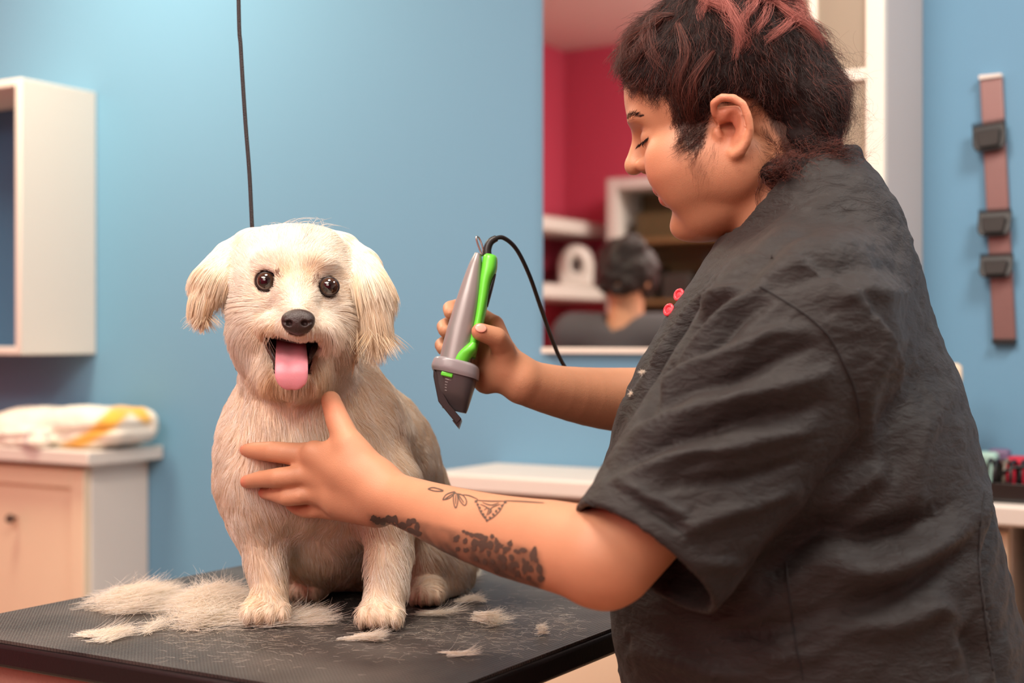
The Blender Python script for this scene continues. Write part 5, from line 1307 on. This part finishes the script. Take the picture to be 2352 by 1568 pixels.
for k in range(14):
    o = -.0115+k*.0019; b.add([Cc(386, 2, o), Cc(386, 2, o+.0009), Cc(400, 20, o), Cc(400, 20, o+.0009), Cc(380, 22, o), Cc(380, 22, o+.0009)], [(0, 2, 4), (5, 3, 1), (0, 1, 3, 2), (2, 3, 5, 4), (4, 5, 1, 0)])
b.build('teeth', m_blade, bl)
# hanging ring and cord
b = MB(); q = P(1108, 588, 1.466); b.tube(catmull([q, P(1098, 562, 1.466), P(1094, 545, 1.466), P(1100, 546, 1.47), P(1108, 565, 1.47), q+[.001, .004, 0]], 24), .0010, 8); b.build('hanging_loop', m_steel, cl, smooth=True)
b = MB(); b.tube(catmull([P(1121, 596, 1.466), P(1119, 575, 1.467), P(1126, 556, 1.468), P(1140, 547, 1.47)], 20), list(np.linspace(.0050, .0034, 20)), 12); b.build('strain_relief', m_black, cl, smooth=True)
b = MB(); b.tube(catmull([P(1134, 549, 1.47), P(1156, 546, 1.475), P(1186, 572, 1.485), P(1216, 632, 1.50), P(1244, 712, 1.53), P(1270, 785, 1.56), P(1297, 842, 1.575), P(1340, 900, 1.60), P(1440, 940, 1.66), P(1560, 1000, 1.70), P(1700, 1200, 1.72), P(1750, 1600, 1.74), P(1760, 2900, 1.76)], 90), .0023, 10); b.build('cord', m_black, cl, smooth=True)

# somebody else, seen only from behind in the mirror
m_top = mat('charcoal_top', srgb(88, 84, 88), .8); m_skin2 = mat('lit_neck_skin', srgb(226, 160, 122), .55)
bp2 = thing('person', 'dark haired person in a grey top, back turned, reflected in the mirror', 'person', W(-2.10, .74, 0), RA)
R3 = np.array(MR.to_3x3()); cx, cy = -2.10, .74
def G(x, y, z): return W(cx+x, cy+y, z)
s2 = Solid(); s2.add(ell(G(0, .012, ZC+.215), (.070, .080, .100), R3), .01).add(cap(G(0, -.01, ZC+.13), G(0, 0, ZC+.0), .056, .062), .02)
s2.add(cap(G(-.17, 0, ZC-.03), G(.17, 0, ZC-.03), .05), .04).add(ell(G(0, 0, ZC-.25), (.17, .10, .30), R3), .05)
for k in (-1, 1): s2.add(ell(G(k*.078, .0, ZC+.195), (.010, .018, .028), R3), .004).add(cap(G(k*.19, 0, ZC-.06), G(k*.20, -.06, ZC-.33), .045, .036), .02).add(cap(G(k*.20, -.06, ZC-.33), G(k*.13, -.28, ZC-.28), .034, .024), .015).add(cap(G(k*.08, 0, .80), G(k*.09, 0, .08), .085, .05), .03)
V, Q = s2.mesh(np.array(G(0, 0, .75))-[.5, .5, .75], np.array(G(0, 0, .75))+[.5, .5, .80], .010); link('body', mesh_np('body', relax(V, Q, 1), Q), m_skin2, bp2)
s2 = Solid(); s2.add(ell(G(0, -.012, ZC+.235), (.104, .112, .100), R3), .02).add(ell(G(.02, .03, ZC+.31), (.060, .060, .035), R3), .03).add(ell(G(0, .055, ZC+.19), (.072, .04, .045), R3), .02)
V, Q = s2.mesh(np.array(G(0, 0, ZC+.25))-.2, np.array(G(0, 0, ZC+.25))+.2, .008); V = V+vnormals(V, Q)*(.010*vnoise(V*30, 80)+.006*vnoise(V*70, 81))[:, None]; link('hair', mesh_np('hair', V, Q), mat('black_hair', srgb(40, 26, 22), .6, bump=.8, bscale=120), bp2)
s2 = Solid(); s2.add(cap(G(-.19, 0, ZC+.02), G(.165, 0, ZC+.015), .078), .05).add(ell(G(0, 0, ZC-.27), (.20, .13, .30), R3), .05)
for k in (-1, 1): s2.add(cap(G(k*.19, 0, ZC-.06), G(k*.20, -.05, ZC-.24), .062, .055), .03)
s2.sub(cap(G(0, .0, ZC+.10), G(0, .0, ZC+.03), .068), .01)
V, Q = s2.mesh(np.array(G(0, 0, ZC-.3))-[.5, .5, .45], np.array(G(0, 0, ZC-.3))+.5, .010); link('top', mesh_np('top', relax(V, Q, 1), Q), m_top, bp2)
s2 = Solid()
for k in (-1, 1): s2.add(cap(G(k*.08, 0, .82), G(k*.09, 0, .06), .098, .065), .03)
V, Q = s2.mesh(np.array(G(0, 0, .4))-[.4, .4, .4], np.array(G(0, 0, .4))+[.4, .4, .6], .014); link('trousers', mesh_np('trousers', relax(V, Q, 1), Q), m_black, bp2)

# towel on the low cabinet
def RW(px, py, y): x, D = RL(px, y); return x, ZC-(py-784)/F*D
tw = Solid(); zt_ = ZTOP
def TW(px, y, z): return W(RL(px, y)[0], y, z)
tw.add(rbox(TW(170, 2.36, zt_+.045), (.165, .085, .042), .035, R3), .01)
tw.add(rbox(TW(240, 2.36, zt_+.052), (.115, .080, .040), .034, R3), .02)
tw.add(ell(TW(60, 2.33, zt_+.040), (.12, .08, .045), R3), .03)
tw.add(cap(TW(-40, 2.28, zt_+.022), TW(95, 2.255, zt_+.020), .026, .024), .01)
V, Q = tw.mesh(np.array(TW(150, 2.36, zt_))-.45, np.array(TW(150, 2.36, zt_))+.45, .006)
V = relax(V, Q, 2); N = vnormals(V, Q); lo_ = (V-W(0, 0, 0)) @ R3
cx3 = RL(230, 2.30)[0]
fold = -.010*np.exp(-((lo_[:, 2]-(zt_+.045+.10*(lo_[:, 0]-cx3)))/.006)**2)*(lo_[:, 1] < 2.40)
V = V+N*(fold+.004*vnoise(V*25, 82)+.0015*vnoise(V*120, 83))[:, None]
V[:, 2] = np.maximum(V[:, 2], zt_+.0005)
qx, qy = proj(V)
band = sd_poly(qx, qy, [(120, 1035), (200, 990), (262, 930), (330, 930), (350, 965), (335, 975), (300, 948), (262, 985), (205, 1020), (170, 1036)])
k_ = np.clip((6-band)/12, 0, 1)[:, None]*np.ones(3); colt = np.array(srgb(250, 240, 224)[:3])*(1-k_)+np.array(srgb(248, 186, 74)[:3])*k_
d_ = np.abs(np.hypot(qx-85, (qy-1010)*1.0)-26); k2 = (np.clip((7-d_)/7, 0, 1)*.55)[:, None]; colt = colt*(1-k2)+np.array(srgb(140, 124, 150)[:3])*k2
m, nt, b, out = newmat('terry_towel'); at = nt.nodes.new('ShaderNodeAttribute'); at.attribute_name = 'col'; nt.links.new(at.outputs['Color'], b.inputs['Base Color']); b.inputs['Roughness'].default_value = .9; b.inputs['Sheen Weight'].default_value = .3
o = link('towel', mesh_np('towel', V, Q, {'col': colt}), m); tag(o, 'folded white towel with a yellow band on the low cabinet', 'towel')
# lint on the tunic
for a0, b0, lab in ((1478, 857, 'upper speck of white fluff on the front edge of the tunic'), (1452, 905, 'lower speck of white fluff on the front edge of the tunic')):
    h_ = None
    for k in range(0, 60, 2):
        h_, n_ = hit(a0+k, b0, tbvh)
        if h_ is not None: break
    if h_ is None: continue
    n = 60; d = noise3(rng.random((n, 3))*50, 5); d /= np.linalg.norm(d, axis=1)[:, None]; t = np.linspace(0, 1, 6)
    base = h_+rng.normal(0, .0012, (n, 3))+n_*.001
    pts = base[:, None]+d[:, None]*t[None, :, None]*.0035
    tag(strands('lint', pts, .00012, .00006, m_clump, None, rng.random(n)), lab, 'lint')
# ================================================================= camera, lights
cam = bpy.data.cameras.new('camera'); co = bpy.data.objects.new('camera', cam); COL.objects.link(co)
cam.lens = 50; cam.sensor_width = 36; co.location = (0, 0, ZC); co.rotation_euler = (math.pi/2, 0, 0)
cam.dof.use_dof = True; cam.dof.focus_distance = 1.38; cam.dof.aperture_fstop = 4.0; cam.clip_start = .05
SC.camera = co
def area(name, loc, target, size, power, col, shape='DISK', sy=None):
    l = bpy.data.lights.new(name, 'AREA'); l.energy = power; l.color = col; l.size = size; l.shape = shape
    if sy: l.shape = 'RECTANGLE'; l.size_y = sy
    o = bpy.data.objects.new(name, l); COL.objects.link(o); o.location = loc
    o.rotation_euler = (Vector(target)-Vector(loc)).to_track_quat('-Z', 'Y').to_euler(); return o
area('ceiling_lamp_over_table', (-.25, 1.05, 2.5), (-.1, 1.35, 1.1), .5, 27, (1, .89, .77))
area('ceiling_lamp_behind', tuple(W(-.9, -.3, 2.5)), tuple(W(-.9, .5, 0)), 1.2, 50, (1, .89, .80))
area('ceiling_lamp_wall', tuple(W(-2.45, 1.75, 2.45)), tuple(W(-2.5, 2.1, 0)), .5, 34, (1, .93, .70))
area('ceiling_lamp_right', tuple(W(.4, 1.5, 2.5)), tuple(W(.1, 1.9, 0)), .6, 30, (1, .95, .88))
area('red_wall_fill', tuple(W(-1.7, -.4, 2.5)), tuple(W(-2.9, -.6, .8)), .7, 38, (1, .93, .86))  # added light to brighten the red walls, placed where the mirror misses it
area('camera_left_fill', (-.9, -.7, 1.9), (.1, 1.3, 1.1), 1.2, 21, (1, .89, .78))  # added fill from camera left to lift the dog; no window there
w = bpy.data.worlds.new('world'); SC.world = w; w.use_nodes = True; w.node_tree.nodes['Background'].inputs[0].default_value = (.9, .85, .8, 1); w.node_tree.nodes['Background'].inputs[1].default_value = .3
SC.view_settings.view_transform = 'Standard'; SC.view_settings.look = 'None'; SC.view_settings.gamma = 1; SC.view_settings.exposure = -.32
SC.view_settings.use_curve_mapping = False
SC.cycles.use_adaptive_sampling = True; SC.cycles.adaptive_threshold = .035; SC.cycles.max_bounces = 5; SC.cycles.diffuse_bounces = 3; SC.cycles.glossy_bounces = 3; SC.cycles.transmission_bounces = 4; SC.cycles.transparent_max_bounces = 6
SC.cycles.caustics_reflective = False; SC.cycles.caustics_refractive = False
try: SC.cycles.use_denoising = True
except Exception: pass
